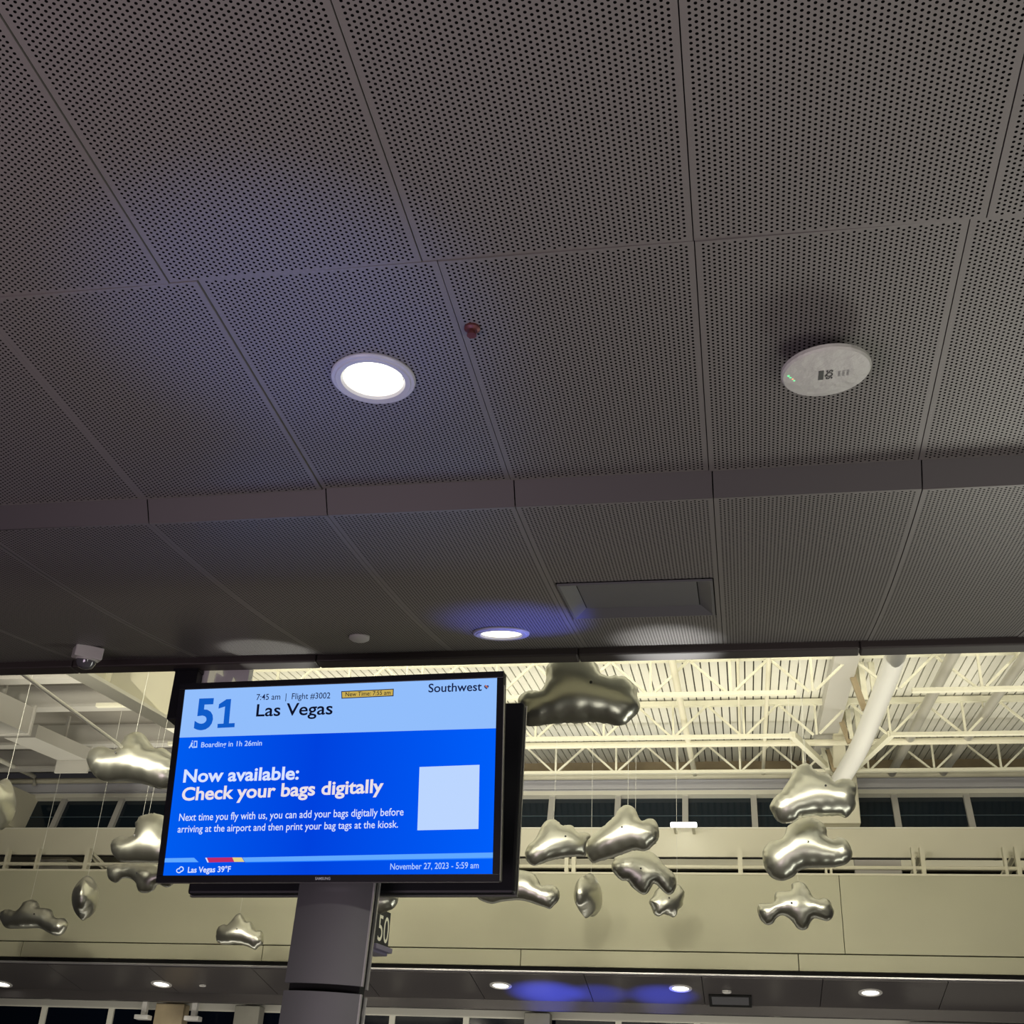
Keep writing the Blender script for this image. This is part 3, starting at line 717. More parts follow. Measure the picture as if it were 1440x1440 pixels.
# dark openings and boxes at the left and right
def slab_px(name, m, x0, x1, y0, y1, Y, th, parent):
    a = on_y(x0, y1, Y); b = on_y(x1, y0, Y)
    return MB().box(a.x, b.x, Y, Y + th, a.z, b.z).build(name, m, parent)
slab_px('dark_opening', m_black, 26, 50, 1218, 1236, YK + .1, .1, rec)
slab_px('dark_opening', m_deckdark, 136, 152, 1215, 1236, YK + .1, .1, rec)
slab_px('dark_opening', m_greyroof, 1203, 1266, 1202, 1230, YK - .3, .1, rec)
a = on_y(50, 1230, 15.0); b = on_y(104, 1212, 15.0)
e = empty('duct_box', (a.x, 15.0, a.z), 'grey tapered ventilation box behind the far rail at left', 'duct')
MB().quadbox([(a.x + .12, 14.9, zf1 + .021), (b.x + .1, 14.9, zf1 + .021), (b.x + .1, 15.3, zf1 + .021), (a.x + .12, 15.3, zf1 + .021), (a.x - .0, 14.9, b.z), (b.x - .05, 14.9, b.z), (b.x - .05, 15.3, b.z), (a.x, 15.3, b.z)]).build('box_body', m_greyroof, e)
MB().box(a.x - .03, b.x + .0, 14.88, 15.32, b.z, b.z + .03).build('box_lid', m_cream, e)
for (px0, px1) in ((1280, 1296), (1404, 1428), (160, 125)):
    a = on_y(px0, 1208, 14.75); b = on_y(px1, 1200, 14.45)
    e = empty('strut', (a.x, 14.7, a.z), {1280: 'tilted brown-shaded strut behind the rail, right of the balloon trio', 1404: 'tilted strut behind the rail at the far right edge', 160: 'tilted cream strut behind the rail, left of the display'}[px0], 'strut')
    MB().bar((a.x, 14.95, zf1 + .1), (b.x, 14.5, zb0 - .02), .10, .03).build('strut_plate', m_cream, e)
    MB().bar((a.x, 14.97, zf1 + .1), (b.x, 14.52, zb0 - .02), .02, .08).build('strut_web', m_cream, e)

# clerestory windows, glass leaning back 21 degrees
lean = math.radians(21); s1, c1 = math.sin(lean), math.cos(lean)
YW = 14.85
zw0 = on_y(1000, 1166, YW).z
# find length so that the top is at y=1122
tl = 0.1
for _ in range(60):
    P = Vector((on_y(1000, 1122, YW + tl * s1).x, YW + tl * s1, zw0 + tl * c1)); want = on_y(1000, 1122, YW + tl * s1).z
    tl += (want - P.z) * .5
cw_ = empty('window_1', (0, YW, zw0), 'row of dark clerestory windows leaning back above the beam', kind='structure')
zbot = -.12
def wp(x, t, out=0.0): return (x, YW + t * s1 - out * c1, zw0 + t * c1 + out * s1)
def wbox(x0, x1, t0, t1, o0, o1, name, m):
    return MB().quadbox([wp(x0, t0, o0), wp(x1, t0, o0), wp(x1, t0, o1), wp(x0, t0, o1), wp(x0, t1, o0), wp(x1, t1, o0), wp(x1, t1, o1), wp(x0, t1, o1)]).build(name, m, cw_)
xw0 = on_y(870, 1150, YW + .2).x; dxw = on_y(1260, 1145, YW + .2).x - on_y(1366, 1145, YW + .2).x
dxw = -( on_y(1061, 1150, YW + .2).x - on_y(870, 1150, YW + .2).x) / 2
k = -6
for k in range(-8, 14):
    x = xw0 + dxw * k
    if not (XA < x < XB): continue
    wbox(x - .035, x + .035, zbot, tl, 0, .05, 'mullion', m_greybeam)
    wbox(x + dxw + .035, x - .035, zbot, tl, -.02, -.01, 'glass_pane', m_glass)
wbox(XA, XB, tl, tl + .06, -.02, .07, 'window_head', m_white)
# roller blind rail line inside the glass
wbox(XA, XB, tl * .42, tl * .42 + .012, -.009, -.004, 'blind_rail', mat('blind_rail', srgb(70, 84, 92), .5))
# header above
Yh = YW + (tl + .06) * s1 - .03; zh0 = zw0 + (tl + .06) * c1
zh1 = on_y(1000, 1097, Yh).z
hd = empty('trim_1', (0, Yh, zh0), 'pale grey header band above the clerestory windows', kind='structure')
MB().box(XA, XB, Yh, Yh + .1, zh0 - .02, zh1 + .02).build('header_band', m_header, hd)
MB().box(XA, XB, Yh - .05, Yh, zh0 + (zh1 - zh0) * .28, zh0 + (zh1 - zh0) * .34).build('header_ledge', m_header, hd)
MB().box(XA, XB, Yh - .09, Yh, zh1 - .0, zh1 + .02).build('header_ledge', m_header, hd)
zp0 = on_y(1000, 1096, Yh - .06).z; zp1 = on_y(1000, 1088, Yh - .06).z
pipe = MB().tube([(-10.4, Yh - .08, (zp0 + zp1) / 2), (XB, Yh - .08, (zp0 + zp1) / 2)], (zp1 - zp0) * .5, 14).build('long_pipe', m_cream, smooth=True)
tag(pipe, 'long cream pipe under the far end of the roof, just above the grey header', 'pipe')
x = on_y(48, 1106, Yh - .08).x

# ------------------------------------------------------------------ roof deck  z = c + s*y (eye-relative)
RC, RS = 3.274, 0.105
RC = (on_y(1000, 1071, Yh + .1).z - 1.6) - RS * (Yh + .1)
def zr(y): return 1.6 + RC + RS * y
YR0, YR1 = 8.2, Yh + .1
roof = empty('roof_deck', (0, 12, zr(12)), 'pale ribbed metal roof deck above the trusses', kind='structure')
XD0 = -6.4
pit_ = 0.0805
x = XD0; me = None
while x < XB + .6:
    # deck flute strips: narrow pans with a dark gap between
    o = bpy.data.objects.new('deck_strip', me) if me else None
    if me is None:
        mb = MB(); y0, y1 = YR0 - 12, YR1 - 12
        mb.quadbox([(0, y0, RS * y0), (pit_ - .013, y0, RS * y0), (pit_ - .013, y1, RS * y1), (0, y1, RS * y1), (0, y0, RS * y0 + .03), (pit_ - .013, y0, RS * y0 + .03), (pit_ - .013, y1, RS * y1 + .03), (0, y1, RS * y1 + .03)])
        o = mb.build('deck_strip', m_deck, None); me = o.data
    else: COL.objects.link(o)
    o.parent = roof; o.location = (x, 0, rr.uniform(-.002, .002)); x += pit_
a, b = YR0 - .5, YR1 + .3
MB().quadbox([(XD0 - .2, a, zr(a) + .03), (XB + 1, a, zr(a) + .03), (XB + 1, b, zr(b) + .03), (XD0 - .2, b, zr(b) + .03), (XD0 - .2, a, zr(a) + .1), (XB + 1, a, zr(a) + .1), (XB + 1, b, zr(b) + .1), (XD0 - .2, b, zr(b) + .1)]).build('deck_backing', m_deckdark, roof)
MB().box(XD0, XB, YR1, YR1 + .08, zh1, zr(YR1) + .05).build('end_plate', m_tan, roof)
# the hall roof continues over our heads
MB().box(-11, XB + 1, 4.6, YR0 + .1, zr(YR0) + .02, zr(YR0) + .12).build('roof_over', m_deck, roof)

# trusses
def truss(pyt, pyb, nodepx, label, spans, depth_y=None, half=0.35, vbroken=()):
    # top chord hangs 6 cm under the deck
    d = ray(1000, pyt); t = (RC - .06) / (d.z - RS * d.y); Y = d.y * t
    zt_ = zr(Y) - .06; zb2 = on_y(1000, pyb, Y).z
    e = empty('roof_truss', (0, Y, zt_), label, 'truss', 'white roof trusses across the hall')
    MB().box(XD0 + .4, XB, Y - .025, Y + .025, zt_ - .01, zt_ + .045).build('top_chord', m_truss, e)
    for (pa, pb) in spans:
        xa2 = on_y(pa, pyb, Y).x if pa is not None else XD0 + .4; xb2 = on_y(pb, pyb, Y).x if pb is not None else XB
        MB().box(xa2, xb2, Y - .025, Y + .025, zb2 - .012, zb2 + .022).build('bottom_chord', m_truss, e)
    xn = on_y(nodepx, pyb, Y).x; k = int((XD0 + .5 - xn) / (2 * half))
    while xn + k * 2 * half < XB:
        X = xn + k * 2 * half
        if X > XD0 + .75:
            MB().bar((X, Y, zb2 + .02), (X, Y, zt_), .022, .022).build('vertical_brace', m_truss, e)
        if X > XD0 + .9:
            MB().bar((X - .03, Y + .02, zb2 + .02), (X - half, Y + .02, zt_), .021, .021).build('diagonal_brace', m_truss, e)
            MB().bar((X + .03, Y - .02, zb2 + .02), (X + half, Y - .02, zt_), .021, .021).build('diagonal_brace', m_truss, e)
        k += 1
    return Y, zt_, zb2
tA = truss(928, 977, 1028, 'white roof truss nearest the canopy edge, topmost in view', ((None, 1120), (1283, None)))
tB = truss(992, 1037, 947, 'white roof truss in the middle of the three, with knee braces', ((None, 1115), (1252, None)))
tC = truss(1048, 1086, 953, 'white roof truss farthest away, just above the long pipe', ((None, None),))
# a pipe with pale lengths just behind truss B
Yp = tB[0] + 1.0
zz = on_y(1000, 1046, Yp).z
o = MB().tube([(XD0 + .4, Yp, zz), (XB, Yp, zz)], .035, 10).build('lighting_conduit', m_cream, smooth=True); tag(o, 'straight white conduit between the middle and far trusses', 'conduit')
# longitudinal conduits
for (pa, pb, r, lab) in (((943, 918), (972, 1045), .032, 'thick white conduit running lengthwise under the roof, left one'), ((1037, 916), (1043, 1060), .014, 'thin white conduit running lengthwise under the roof, middle one'), ((1082, 915), (1081, 1030), .021, 'thick white conduit under the roof, nearest the big column'),
                         ((1347, 908), (1283, 1030), .05, 'broad pale round duct under the roof, right of the big duct'), ((1447, 915), (1370, 1040), .045, 'broad pale round duct under the roof at the far right edge')):
    c_ = RC - .2 if pa[0] != 1037 else RC - .12
    A = on_slope(pa[0], pa[1], c_, RS)
    B = Vector((A.x, Yh + .08, 1.6 + c_ + RS * (Yh + .08))); A2 = Vector((A.x, 7.6, 1.6 + c_ + RS * 7.6))
    o = MB().tube([A2, B], r, 14).build('roof_conduit' if r < .04 else 'roof_duct', m_cream if r < .04 else m_tray, smooth=True)
    tag(o, lab, 'conduit' if r < .04 else 'duct')
    for k in range(3):
        yy = 10.4 + k * 1.7; MB().tube([(A.x, yy, 1.6 + c_ + RS * yy), (A.x, yy, zr(yy))], .008, 6).build('hanger_rod', m_cream, o)

# main column block, girder and braces
Yk = 14.45
a = on_y(1122, 1160, Yk); b = on_y(1211, 1160, Yk)
colo = empty('roof_column', ((a.x + b.x) / 2, Yk, zb1), 'broad cream roof column in front of the clerestory windows, behind the balloons', 'column')
zc1 = on_y(1180, 1090, Yk).z
MB().box(a.x, b.x, Yk, YW + .35, zb1 + .013, zc1).build('pier', m_cream, colo, bevel=.01)
pb = [on_y(1173, 1088, 13.9), on_y(1193, 1088, 13.9), on_y(1171, 988, 12.5), on_y(1182, 988, 12.5)]
MB().quadbox([pb[0], pb[1], pb[1] + Vector((0, .2, 0)), pb[0] + Vector((0, .2, 0)), pb[2], pb[3], pb[3] + Vector((0, .2, 0)), pb[2] + Vector((0, .2, 0))]).build('gusset', m_cream, colo)
A = on_slope(1175, 915, RC - .12, RS); B = on_slope(1197, 915, RC - .12, RS)
z_ = lambda y, dd: 1.6 + RC + RS * y - dd
gd = empty('girder', (A.x, 11, zr(11)), 'grey girder running lengthwise under the roof to the big column', 'beam')
MB().quadbox([(A.x, 8, z_(8, .14)), (B.x + .08, 8, z_(8, .14)), (B.x + .08, Yh, z_(Yh, .14)), (A.x, Yh, z_(Yh, .14)), (A.x, 8, z_(8, .0)), (B.x + .08, 8, z_(8, .0)), (B.x + .08, Yh, z_(Yh, .0)), (A.x, Yh, z_(Yh, .0))]).build('girder_body', m_greybeam, gd)
for (ps, Yb) in ((((1190, 927), (1216, 998), (1214, 905), (1224, 985)), 10.9), (((1176, 996), (1195, 1045), (1192, 950), (1203, 1040)), 12.6), (((1163, 1055), (1174, 1085), (1162, 1045), (1170, 1084)), 13.8)):
    br = empty('brace_frame', on_y(*ps[1], Yb), {10.9: 'upper channel brace beside the big round duct', 12.6: 'middle channel brace beside the big round duct', 13.8: 'lowest small channel brace at the column top'}[Yb], 'brace', 'channel braces at the roof column')
    for off in (-.045, .045):
        MB().bar(on_y(*ps[2], Yb) + Vector((off, 0, 0)), on_y(*ps[3], Yb) + Vector((off, 0, 0)), .05, .05).build('channel', m_truss, br)
    MB().bar(on_y(*ps[0], Yb), on_y(*ps[1], Yb), .05, .05).build('diagonal_channel', m_tan, br)
    MB().bar(on_y(*ps[0], Yb) + Vector((.07, .1, 0)), on_y(*ps[1], Yb) + Vector((.07, .1, 0)), .04, .04).build('diagonal_channel', m_cream, br)
for (pa, pb_, lab) in (((1114, 1033), (1170, 1086), 'white knee brace sloping down to the column from the left'), ((1253, 1032), (1195, 1087), 'white knee brace sloping down to the column from the right')):
    P = on_y(*pa, tB[0]); Q = on_y(*pb_, 14.2)
    o = MB().bar(P, Q, .06, .06).build('knee_brace', m_truss); tag(o, lab, 'brace', 'knee braces at the roof column')
# big round duct
P = [on_y(1262, 912, 8.8), on_y(1250, 950, 9.6), on_y(1228, 1005, 10.8), on_y(1208, 1052, 11.9), on_y(1185, 1092, 13.3), on_y(1176, 1106, 14.1)]
P.insert(0, P[0] + (P[0] - P[1]) * 1.1)
def smooth_path(P, n=6):
    out = []
    for i in range(len(P) - 1):
        p0 = P[max(i - 1, 0)]; p1 = P[i]; p2 = P[i + 1]; p3 = P[min(i + 2, len(P) - 1)]
        for k in range(n):
            t = k / n; out.append(.5 * ((2 * p1) + (p2 - p0) * t + (2 * p0 - 5 * p1 + 4 * p2 - p3) * t * t + (3 * p1 - p0 - 3 * p2 + p3) * t ** 3))
    return out + [P[-1]]
o = MB().tube(smooth_path(P), .070, 28, r2=.100).build('round_duct', m_duct, smooth=True); tag(o, 'big white round duct slanting down to the roof column', 'duct')

# bright linear light fitting
a = on_y(943, 1163, 14.3); b = on_y(980, 1163, 14.3)
e = empty('linear_light', (a.x, 14.3, a.z), 'short glowing linear light fixed on the beam below the clerestory windows', 'light')
MB().box(a.x, b.x, 14.27, 14.33, a.z, a.z + .05).build('tube', emis('linear_light', (1, .98, .9, 1), 6), e, bevel=.01)
MB().box(a.x + .03, a.x + .06, 14.33, YBM + .02, a.z, a.z + .03).box(b.x - .06, b.x - .03, 14.33, YBM + .02, a.z, a.z + .03).build('bracket', m_cream, e)

# ------------------------------------------------------------------ left part of the roof: girder wall, grey bays
GX = on_slope(85, 944, RC - .75, RS).x
gz = lambda y, dd: 1.6 + RC - dd + RS * y
def rbox(x0, x1, y0, y1, d0, d1, name, m, parent):   # box following the roof slope, d0 lower drop, d1 upper drop
    return MB().quadbox([(x0, y0, gz(y0, d0)), (x1, y0, gz(y0, d0)), (x1, y1, gz(y1, d0)), (x0, y1, gz(y1, d0)), (x0, y0, gz(y0, d1)), (x1, y0, gz(y0, d1)), (x1, y1, gz(y1, d1)), (x0, y1, gz(y1, d1))]).build(name, m, parent)
dr = .75
gx0 = on_slope(85, 944, RC - dr, RS).x; gx1 = on_slope(115, 943, RC - dr, RS).x
gg = empty('plate_girder', (gx0, 11, gz(11, dr)), 'deep cream plate girder running lengthwise at left, above the balloon', 'beam')
rbox(gx0, gx1, 7.0, Yh, dr, dr - .03, 'bottom_flange', m_white, gg)
rbox((gx0 + gx1) / 2 - .0, (gx0 + gx1) / 2 + .02, 7.0, Yh, dr - .03, 0.0, 'web', m_cream, gg)
for yy in (8.6, 9.9, 11.2, 12.5, 13.8):
    rbox((gx0 + gx1) / 2 + .02, gx1 - .02, yy, yy + .02, dr - .03, 0.0, 'stiffener', m_cream, gg)
# grey roof over the left bay
lb_ = empty('roof_bay', (-8, 11, zr(11)), 'shadowed grey roof bay with cross beams at left', kind='structure')
rbox(-11, (gx0 + gx1) / 2 - .01, 7.0, Yh + .2, .05, -.05, 'bay_ceiling', m_greyroof, lb_)
for i, (py, hh, ww) in enumerate(((958, .16, .12), (998, .14, .14), (1050, .16, .12), (1083, .12, .2))):
    d = ray(60, py); t = (RC - .30) / (d.z - RS * d.y); Y = d.y * t
    e = empty('cross_beam', (gx0 - 1, Y, gz(Y, .3)), ['pale cross beam in the left roof bay, first below the canopy edge', 'pale cross beam in the left roof bay, second from the canopy edge', 'pale cross beam in the left roof bay, just above the left balloon', 'pale cross beam in the left roof bay, farthest one above the long pipe'][i], 'beam', 'cross beams of the left roof bay')
    MB().box(-10.8, gx0 - .01, Y - .07, Y + .07, gz(Y, .30), gz(Y, .27)).build('lower_flange', m_greybeam, e)
    MB().box(-10.8, gx0 - .01, Y - .012, Y + .012, gz(Y, .27), gz(Y, .05)).build('web', m_greybeam, e)
# box ducts
for (px, py, x2, lab) in ((41, 1032, 0, 'grey square-ended ventilation duct at the left edge under the roof bay'), (125, 1070, 85, 'grey ventilation duct end beside the left balloon')):
    P0 = on_slope(px, py, RC - .62, RS); YS0 = 8 if px == 41 else P0.y - .6; DB = .62 if px == 41 else .5; P0 = on_slope(px, py, RC - DB, RS)
    e = empty('box_duct', P0, lab, 'duct')
    MB().quadbox([(P0.x - .35, YS0, gz(YS0, DB)), (P0.x, YS0, gz(YS0, DB)), (P0.x, P0.y, gz(P0.y, DB)), (P0.x - .35, P0.y, gz(P0.y, DB)),
                  (P0.x - .35, YS0, gz(YS0, .36)), (P0.x, YS0, gz(YS0, .36)), (P0.x, P0.y, gz(P0.y, .36)), (P0.x - .35, P0.y, gz(P0.y, .36))]).build('duct_body', m_greybeam, e)
    MB().box(P0.x - .37, P0.x + .02, P0.y - .03, P0.y, gz(P0.y, .64), gz(P0.y, .34)).build('duct_flange', m_greybeam, e)
    MB().box(P0.x - .2, P0.x - .17, P0.y - .3, P0.y - .27, gz(P0.y, .4), gz(P0.y, .03)).build('hanger_strap', m_greybeam, e)
# diagonal pipe at left
A = on_slope(28, 945, RC - .85, 0.06)
P0 = on_y(28, 945, A.y); P1 = None
d = ray(175, 1050)
o = MB().tube([P0 + Vector((0, -1.5, 0)), P0, Vector((P0.x, Yh - .2, P0.z))], .013, 12).build('sprinkler_pipe', m_white, smooth=True)
tag(o, 'thin white pipe running lengthwise under the left roof bay', 'pipe')
P2 = on_y(48, 1092, Yh - .2); P1b = on_y(0, 1069, 13.2); P3 = on_y(48, 1104, Yh - .2)
o = MB().tube([P1b + (P1b - P2) * .6, P1b, P2, P3], .028, 10).build('drop_pipe', m_white, smooth=True)
tag(o, 'white pipe with an elbow dropping beside the left column block', 'pipe')
# left column block
YL = 14.2
q0 = on_y(11, 1100, YL); q1 = on_y(48, 1118, YW + .1); q2 = on_y(38, 1173, YW + .1)
e = empty('roof_column', (q2.x, YL, zb1), 'cream roof column block at the left edge beside the dark balloon', 'column')
MB().quadbox([(q2.x - 1.0, YL, zb1 + .013), (q2.x, YL, zb1 + .013), (q2.x, YW + .3, zb1 + .013), (q2.x - 1.0, YW + .3, zb1 + .013),
              (q2.x - 1.0, YL, q0.z), (q2.x, YL, q0.z), (q2.x, YW + .3, q1.z), (q2.x - 1.0, YW + .3, q1.z)]).build('pier', m_cream, e, bevel=.01)

# ------------------------------------------------------------------ foil cloud balloons
import numpy as np
def inflate(poly2, thick, crimp, seed, power=1.0):
    """poly2: closed outline in metres. returns verts, faces for a two-sided foil pillow"""
    n0 = len(poly2); P = [Vector((a, b, 0)) for a, b in poly2]
    dense = []
    for i in range(n0):
        p0, p1, p2, p3 = P[i - 1], P[i], P[(i + 1) % n0], P[(i + 2) % n0]
        for k in range(5):
            t = k / 5; q = .5 * ((2 * p1) + (p2 - p0) * t + (2 * p0 - 5 * p1 + 4 * p2 - p3) * t * t + (3 * p1 - p0 - 3 * p2 + p3) * t ** 3)
            dense.append((q.x, q.y))
    A = np.array(dense); mn = A.min(0); mx = A.max(0); size = (mx - mn).max(); N = 72; h = size * 1.06 / N
    ox, oy = mn - size * .03
    gx = ox + h * np.arange(N + 1); gy = oy + h * np.arange(N + 1); GX_, GY_ = np.meshgrid(gx, gy, indexing='ij')
    inside = np.zeros(GX_.shape, bool); x, y = A[:, 0], A[:, 1]; xj_, yj_ = np.roll(x, 1), np.roll(y, 1)
    for a, b, c, d in zip(x, y, xj_, yj_):
        with np.errstate(divide='ignore', invalid='ignore'):
            cond = ((b > GY_) != (d > GY_)) & (GX_ < (c - a) * (GY_ - b) / (d - b + 1e-12) + a)
        inside ^= cond
    u = np.zeros_like(GX_)
    for _ in range(420):
        u[1:-1, 1:-1] = .25 * (u[2:, 1:-1] + u[:-2, 1:-1] + u[1:-1, 2:] + u[1:-1, :-2] + h * h); u[~inside] = 0
    rs = random.Random(seed); um = u.max(); hh = np.sqrt(u / um) ** power
    def H_(px, py):
        fx = (px - ox) / h; fy = (py - oy) / h; i = int(min(max(fx, 0), N - 1)); j = int(min(max(fy, 0), N - 1)); fx -= i; fy -= j
        return hh[i, j] * (1 - fx) * (1 - fy) + hh[i + 1, j] * fx * (1 - fy) + hh[i, j + 1] * (1 - fx) * fy + hh[i + 1, j + 1] * fx * fy
    step = size / 34
    vs = [Vector(q) for q in dense]; nb = len(vs); edges = [(i, (i + 1) % nb) for i in range(nb)]
    # ring offset inside for the crimped seam
    cen = A.mean(0)
    xs = np.arange(mn[0], mx[0], step); ys = np.arange(mn[1], mx[1], step)
    for ii, xx in enumerate(xs):
        for yy in ys + (step / 2 if ii % 2 else 0):
            i = int(round((xx - ox) / h)); j = int(round((yy - oy) / h))
            if 0 < i < N and 0 < j < N and inside[i, j]:
                dmin = np.hypot(A[:, 0] - xx, A[:, 1] - yy).min()
                if dmin > step * .55: vs.append(Vector((xx, yy)))
    ov, oe, of, _, _, _ = delaunay_2d_cdt(vs, edges, [list(range(nb))], 1, 1e-6)
    ph = [rs.uniform(0, 6.28) for _ in range(4)]
    V = []; front = []; back = []
    for k, q in enumerate(ov):
        isb = any(False for _ in ())
        dm = np.hypot(A[:, 0] - q.x, A[:, 1] - q.y); i = int(dm.argmin()); dd = dm[i]
        if dd < 1e-4:
            front.append(len(V)); back.append(len(V)); V.append((q.x, q.y, 0.0)); continue
        z = thick * H_(q.x, q.y)
        wr = crimp * math.exp(-dd / (size * .05)) * math.sin(i * 1.15 + ph[0]) * thick
        wr += .035 * thick * math.sin(q.x * 9 / size + ph[1]) * math.sin(q.y * 8 / size + ph[2])
        zz = max(z + wr, .1 * z + .0005)
        front.append(len(V)); V.append((q.x, q.y, zz)); back.append(len(V)); V.append((q.x, q.y, -zz * .95))
    F = []
    for f in of:
        F.append([front[i] for i in f]); F.append([back[i] for i in reversed(f)])
    return V, F
def balloon(outline, Y, label, thick=.26, yaw_=0.0, origin=(0, 0), scale=1.0, dent=None, string=True, seed=1, tilt=0.0, string_top=None):
    pts = [(origin[0] + x / scale, origin[1] + y / scale) for x, y in outline]
    cx = sum(p[0] for p in pts) / len(pts); cy = sum(p[1] for p in pts) / len(pts)
    C = on_y(cx, cy, Y)
    X = Vector((math.cos(yaw_), math.sin(yaw_), 0)); B = Vector((-math.sin(yaw_), math.cos(yaw_), 0))
    U = Vector((0, 0, 1)) * math.cos(tilt) - B * math.sin(tilt); Nn = X.cross(U)
    M = Matrix(((X.x, U.x, Nn.x, C.x), (X.y, U.y, Nn.y, C.y), (X.z, U.z, Nn.z, C.z), (0, 0, 0, 1)))
    Mi = M.inverted(); loc = []
    for (a, b) in pts:
        q = Mi @ on_plane(a, b, C, Nn); loc.append((q.x, q.y))
    ar = sum(loc[i - 1][0] * loc[i][1] - loc[i][0] * loc[i - 1][1] for i in range(len(loc)))
    if ar < 0: loc.reverse()
    hgt = max(q[1] for q in loc) - min(q[1] for q in loc); wid = max(q[0] for q in loc) - min(q[0] for q in loc)
    T = thick * min(hgt, wid)
    V, F = inflate(loc, T, .08, seed)
    e = empty('cloud_balloon', None, label, 'balloon', 'silver foil cloud balloons', mat=M)
    mb = MB(); mb.v = V; mb.f = F; mb.m = [0] * len(F)
    o = mb.build('foil_body', m_foil, None); o.parent = e; o.data.polygons.foreach_set('use_smooth', [True] * len(o.data.polygons))
    # filler tab
    tb = min(loc, key=lambda q: q[1])
    tx = sum(q[0] for q in loc) / len(loc)
    child(MB().lathe([(.008, 0), (.008, .004)], 10, cx=tx + .1 * wid * math.sin(seed), cy=0.05 * hgt, mi=0), 'filler_valve', m_bezel, e).location = (0, 0, T * .98)
    if string:
        top = max(loc, key=lambda q: q[1]); p0 = M @ Vector((top[0], top[1], 0)); p1 = Vector((p0.x + .02, p0.y, (zr(YR0) + .03 if p0.y < YR0 - .45 else zr(p0.y) + .01) if p0.x > XD0 else zr(p0.y) - .05))
        s = MB().tube([p0, p1], .0016, 5).build('string', m_string, None); s.parent = e; s.matrix_parent_inverse = M.inverted()
    return e
# outlines traced as cloud lobes (crop px)
balloon([(445, 350), (440, 260), (500, 190), (590, 150), (700, 140), (800, 150), (870, 185), (925, 240), (950, 310), (1010, 350), (1080, 335), (1170, 345), (1240, 390), (1280, 450), (1285, 520), (1310, 600), (1290, 670), (1235, 725), (1180, 770), (1100, 790), (1020, 770), (880, 755), (740, 760), (560, 765), (430, 780), (290, 795), (235, 750), (225, 640), (185, 560), (215, 500), (290, 465), (380, 470), (420, 430)],
        6.3, 'largest silver cloud balloon, partly covered by the canopy edge above', .30, .1, (700, 900), 6.545, seed=1)
balloon([(75, 470), (95, 430), (130, 400), (165, 330), (195, 295), (235, 288), (262, 305), (280, 325), (320, 320), (350, 335), (365, 365), (400, 358), (435, 370), (442, 395), (425, 440), (415, 495), (370, 498), (300, 505), (220, 520), (165, 540), (120, 550), (85, 525), (75, 495)],
        9.6, 'dark-bellied cloud balloon right of the displays, touching its larger neighbour', .30, .25, (720, 1080), 4, seed=2)
balloon([(425, 410), (455, 380), (500, 345), (540, 310), (580, 270), (615, 220), (652, 208), (690, 228), (715, 280), (735, 300), (765, 285), (800, 290), (822, 325), (828, 370), (822, 400), (790, 440), (745, 468), (690, 462), (630, 480), (560, 505), (500, 522), (455, 535), (425, 500), (415, 450)],
        9.4, 'pale pointed cloud balloon right of the displays, below the clerestory windows', .30, -.1, (720, 1080), 4, seed=3)
balloon([(200, 280), (230, 220), (320, 190), (400, 160), (480, 140), (560, 150), (640, 150), (720, 185), (790, 250), (850, 330), (920, 390), (970, 440), (1000, 520), (1000, 600), (960, 680), (900, 705), (840, 670), (780, 610), (720, 560), (680, 620), (640, 680), (580, 705), (500, 660), (430, 600), (380, 535), (310, 525), (250, 480), (190, 400), (180, 340)],
        10.4, 'tilted cloud balloon sagging to the right, above the fascia wall', .30, .15, (840, 1180), 9, seed=4)
balloon([(660, 780), (700, 730), (750, 640), (800, 600), (870, 640), (940, 620), (1010, 570), (1060, 630), (1095, 700), (1070, 790), (1065, 860), (1010, 900), (1000, 960), (960, 990), (900, 960), (840, 950), (780, 980), (730, 950), (700, 880)],
        12.6, 'small cloud balloon with a blue glint, tucked below the sagging one', .32, .5, (840, 1180), 9, seed=5)
balloon([(210, 400), (235, 460), (300, 495), (380, 512), (470, 490), (560, 480), (640, 475), (730, 490), (820, 520), (900, 545), (960, 565), (1000, 530), (1045, 480), (1060, 420), (1040, 355), (980, 318), (910, 322), (870, 325), (845, 270), (800, 205), (730, 180), (640, 170), (560, 200), (500, 260), (420, 280), (340, 300), (260, 330), (215, 360)],
        10.0, 'wide pale cloud balloon partly hidden behind the lower right display corner', .30, 0, (640, 1200), 7.2, seed=6)
balloon([(180, 610), (190, 560), (240, 480), (310, 430), (340, 380), (400, 290), (450, 200), (500, 140), (570, 110), (640, 130), (690, 200), (740, 220), (800, 215), (860, 250), (900, 330), (930, 300), (1000, 280), (1090, 295), (1150, 340), (1155, 420), (1140, 500), (1150, 570), (1120, 640), (1040, 720), (960, 695), (820, 700), (680, 695), (540, 715), (450, 770), (330, 785), (250, 740), (215, 680)],
        8.9, 'dark-bellied cloud balloon in front of the roof column, uppermost of the right trio', .30, .1, (1060, 1060), 8, seed=8)
balloon([(95, 1140), (110, 1070), (170, 1000), (230, 975), (300, 965), (345, 920), (370, 830), (430, 780), (520, 735), (620, 715), (720, 740), (790, 790), (820, 860), (825, 920), (880, 965), (960, 940), (1040, 970), (1085, 1040), (1110, 1120), (1090, 1190), (1040, 1240), (970, 1265), (860, 1280), (720, 1285), (600, 1290), (510, 1320), (450, 1380), (370, 1420), (300, 1430), (210, 1400), (140, 1320), (110, 1240)],
        9.2, 'dark-bellied cloud balloon, middle of the trio at right', .30, -.1, (1060, 1060), 8, seed=9)
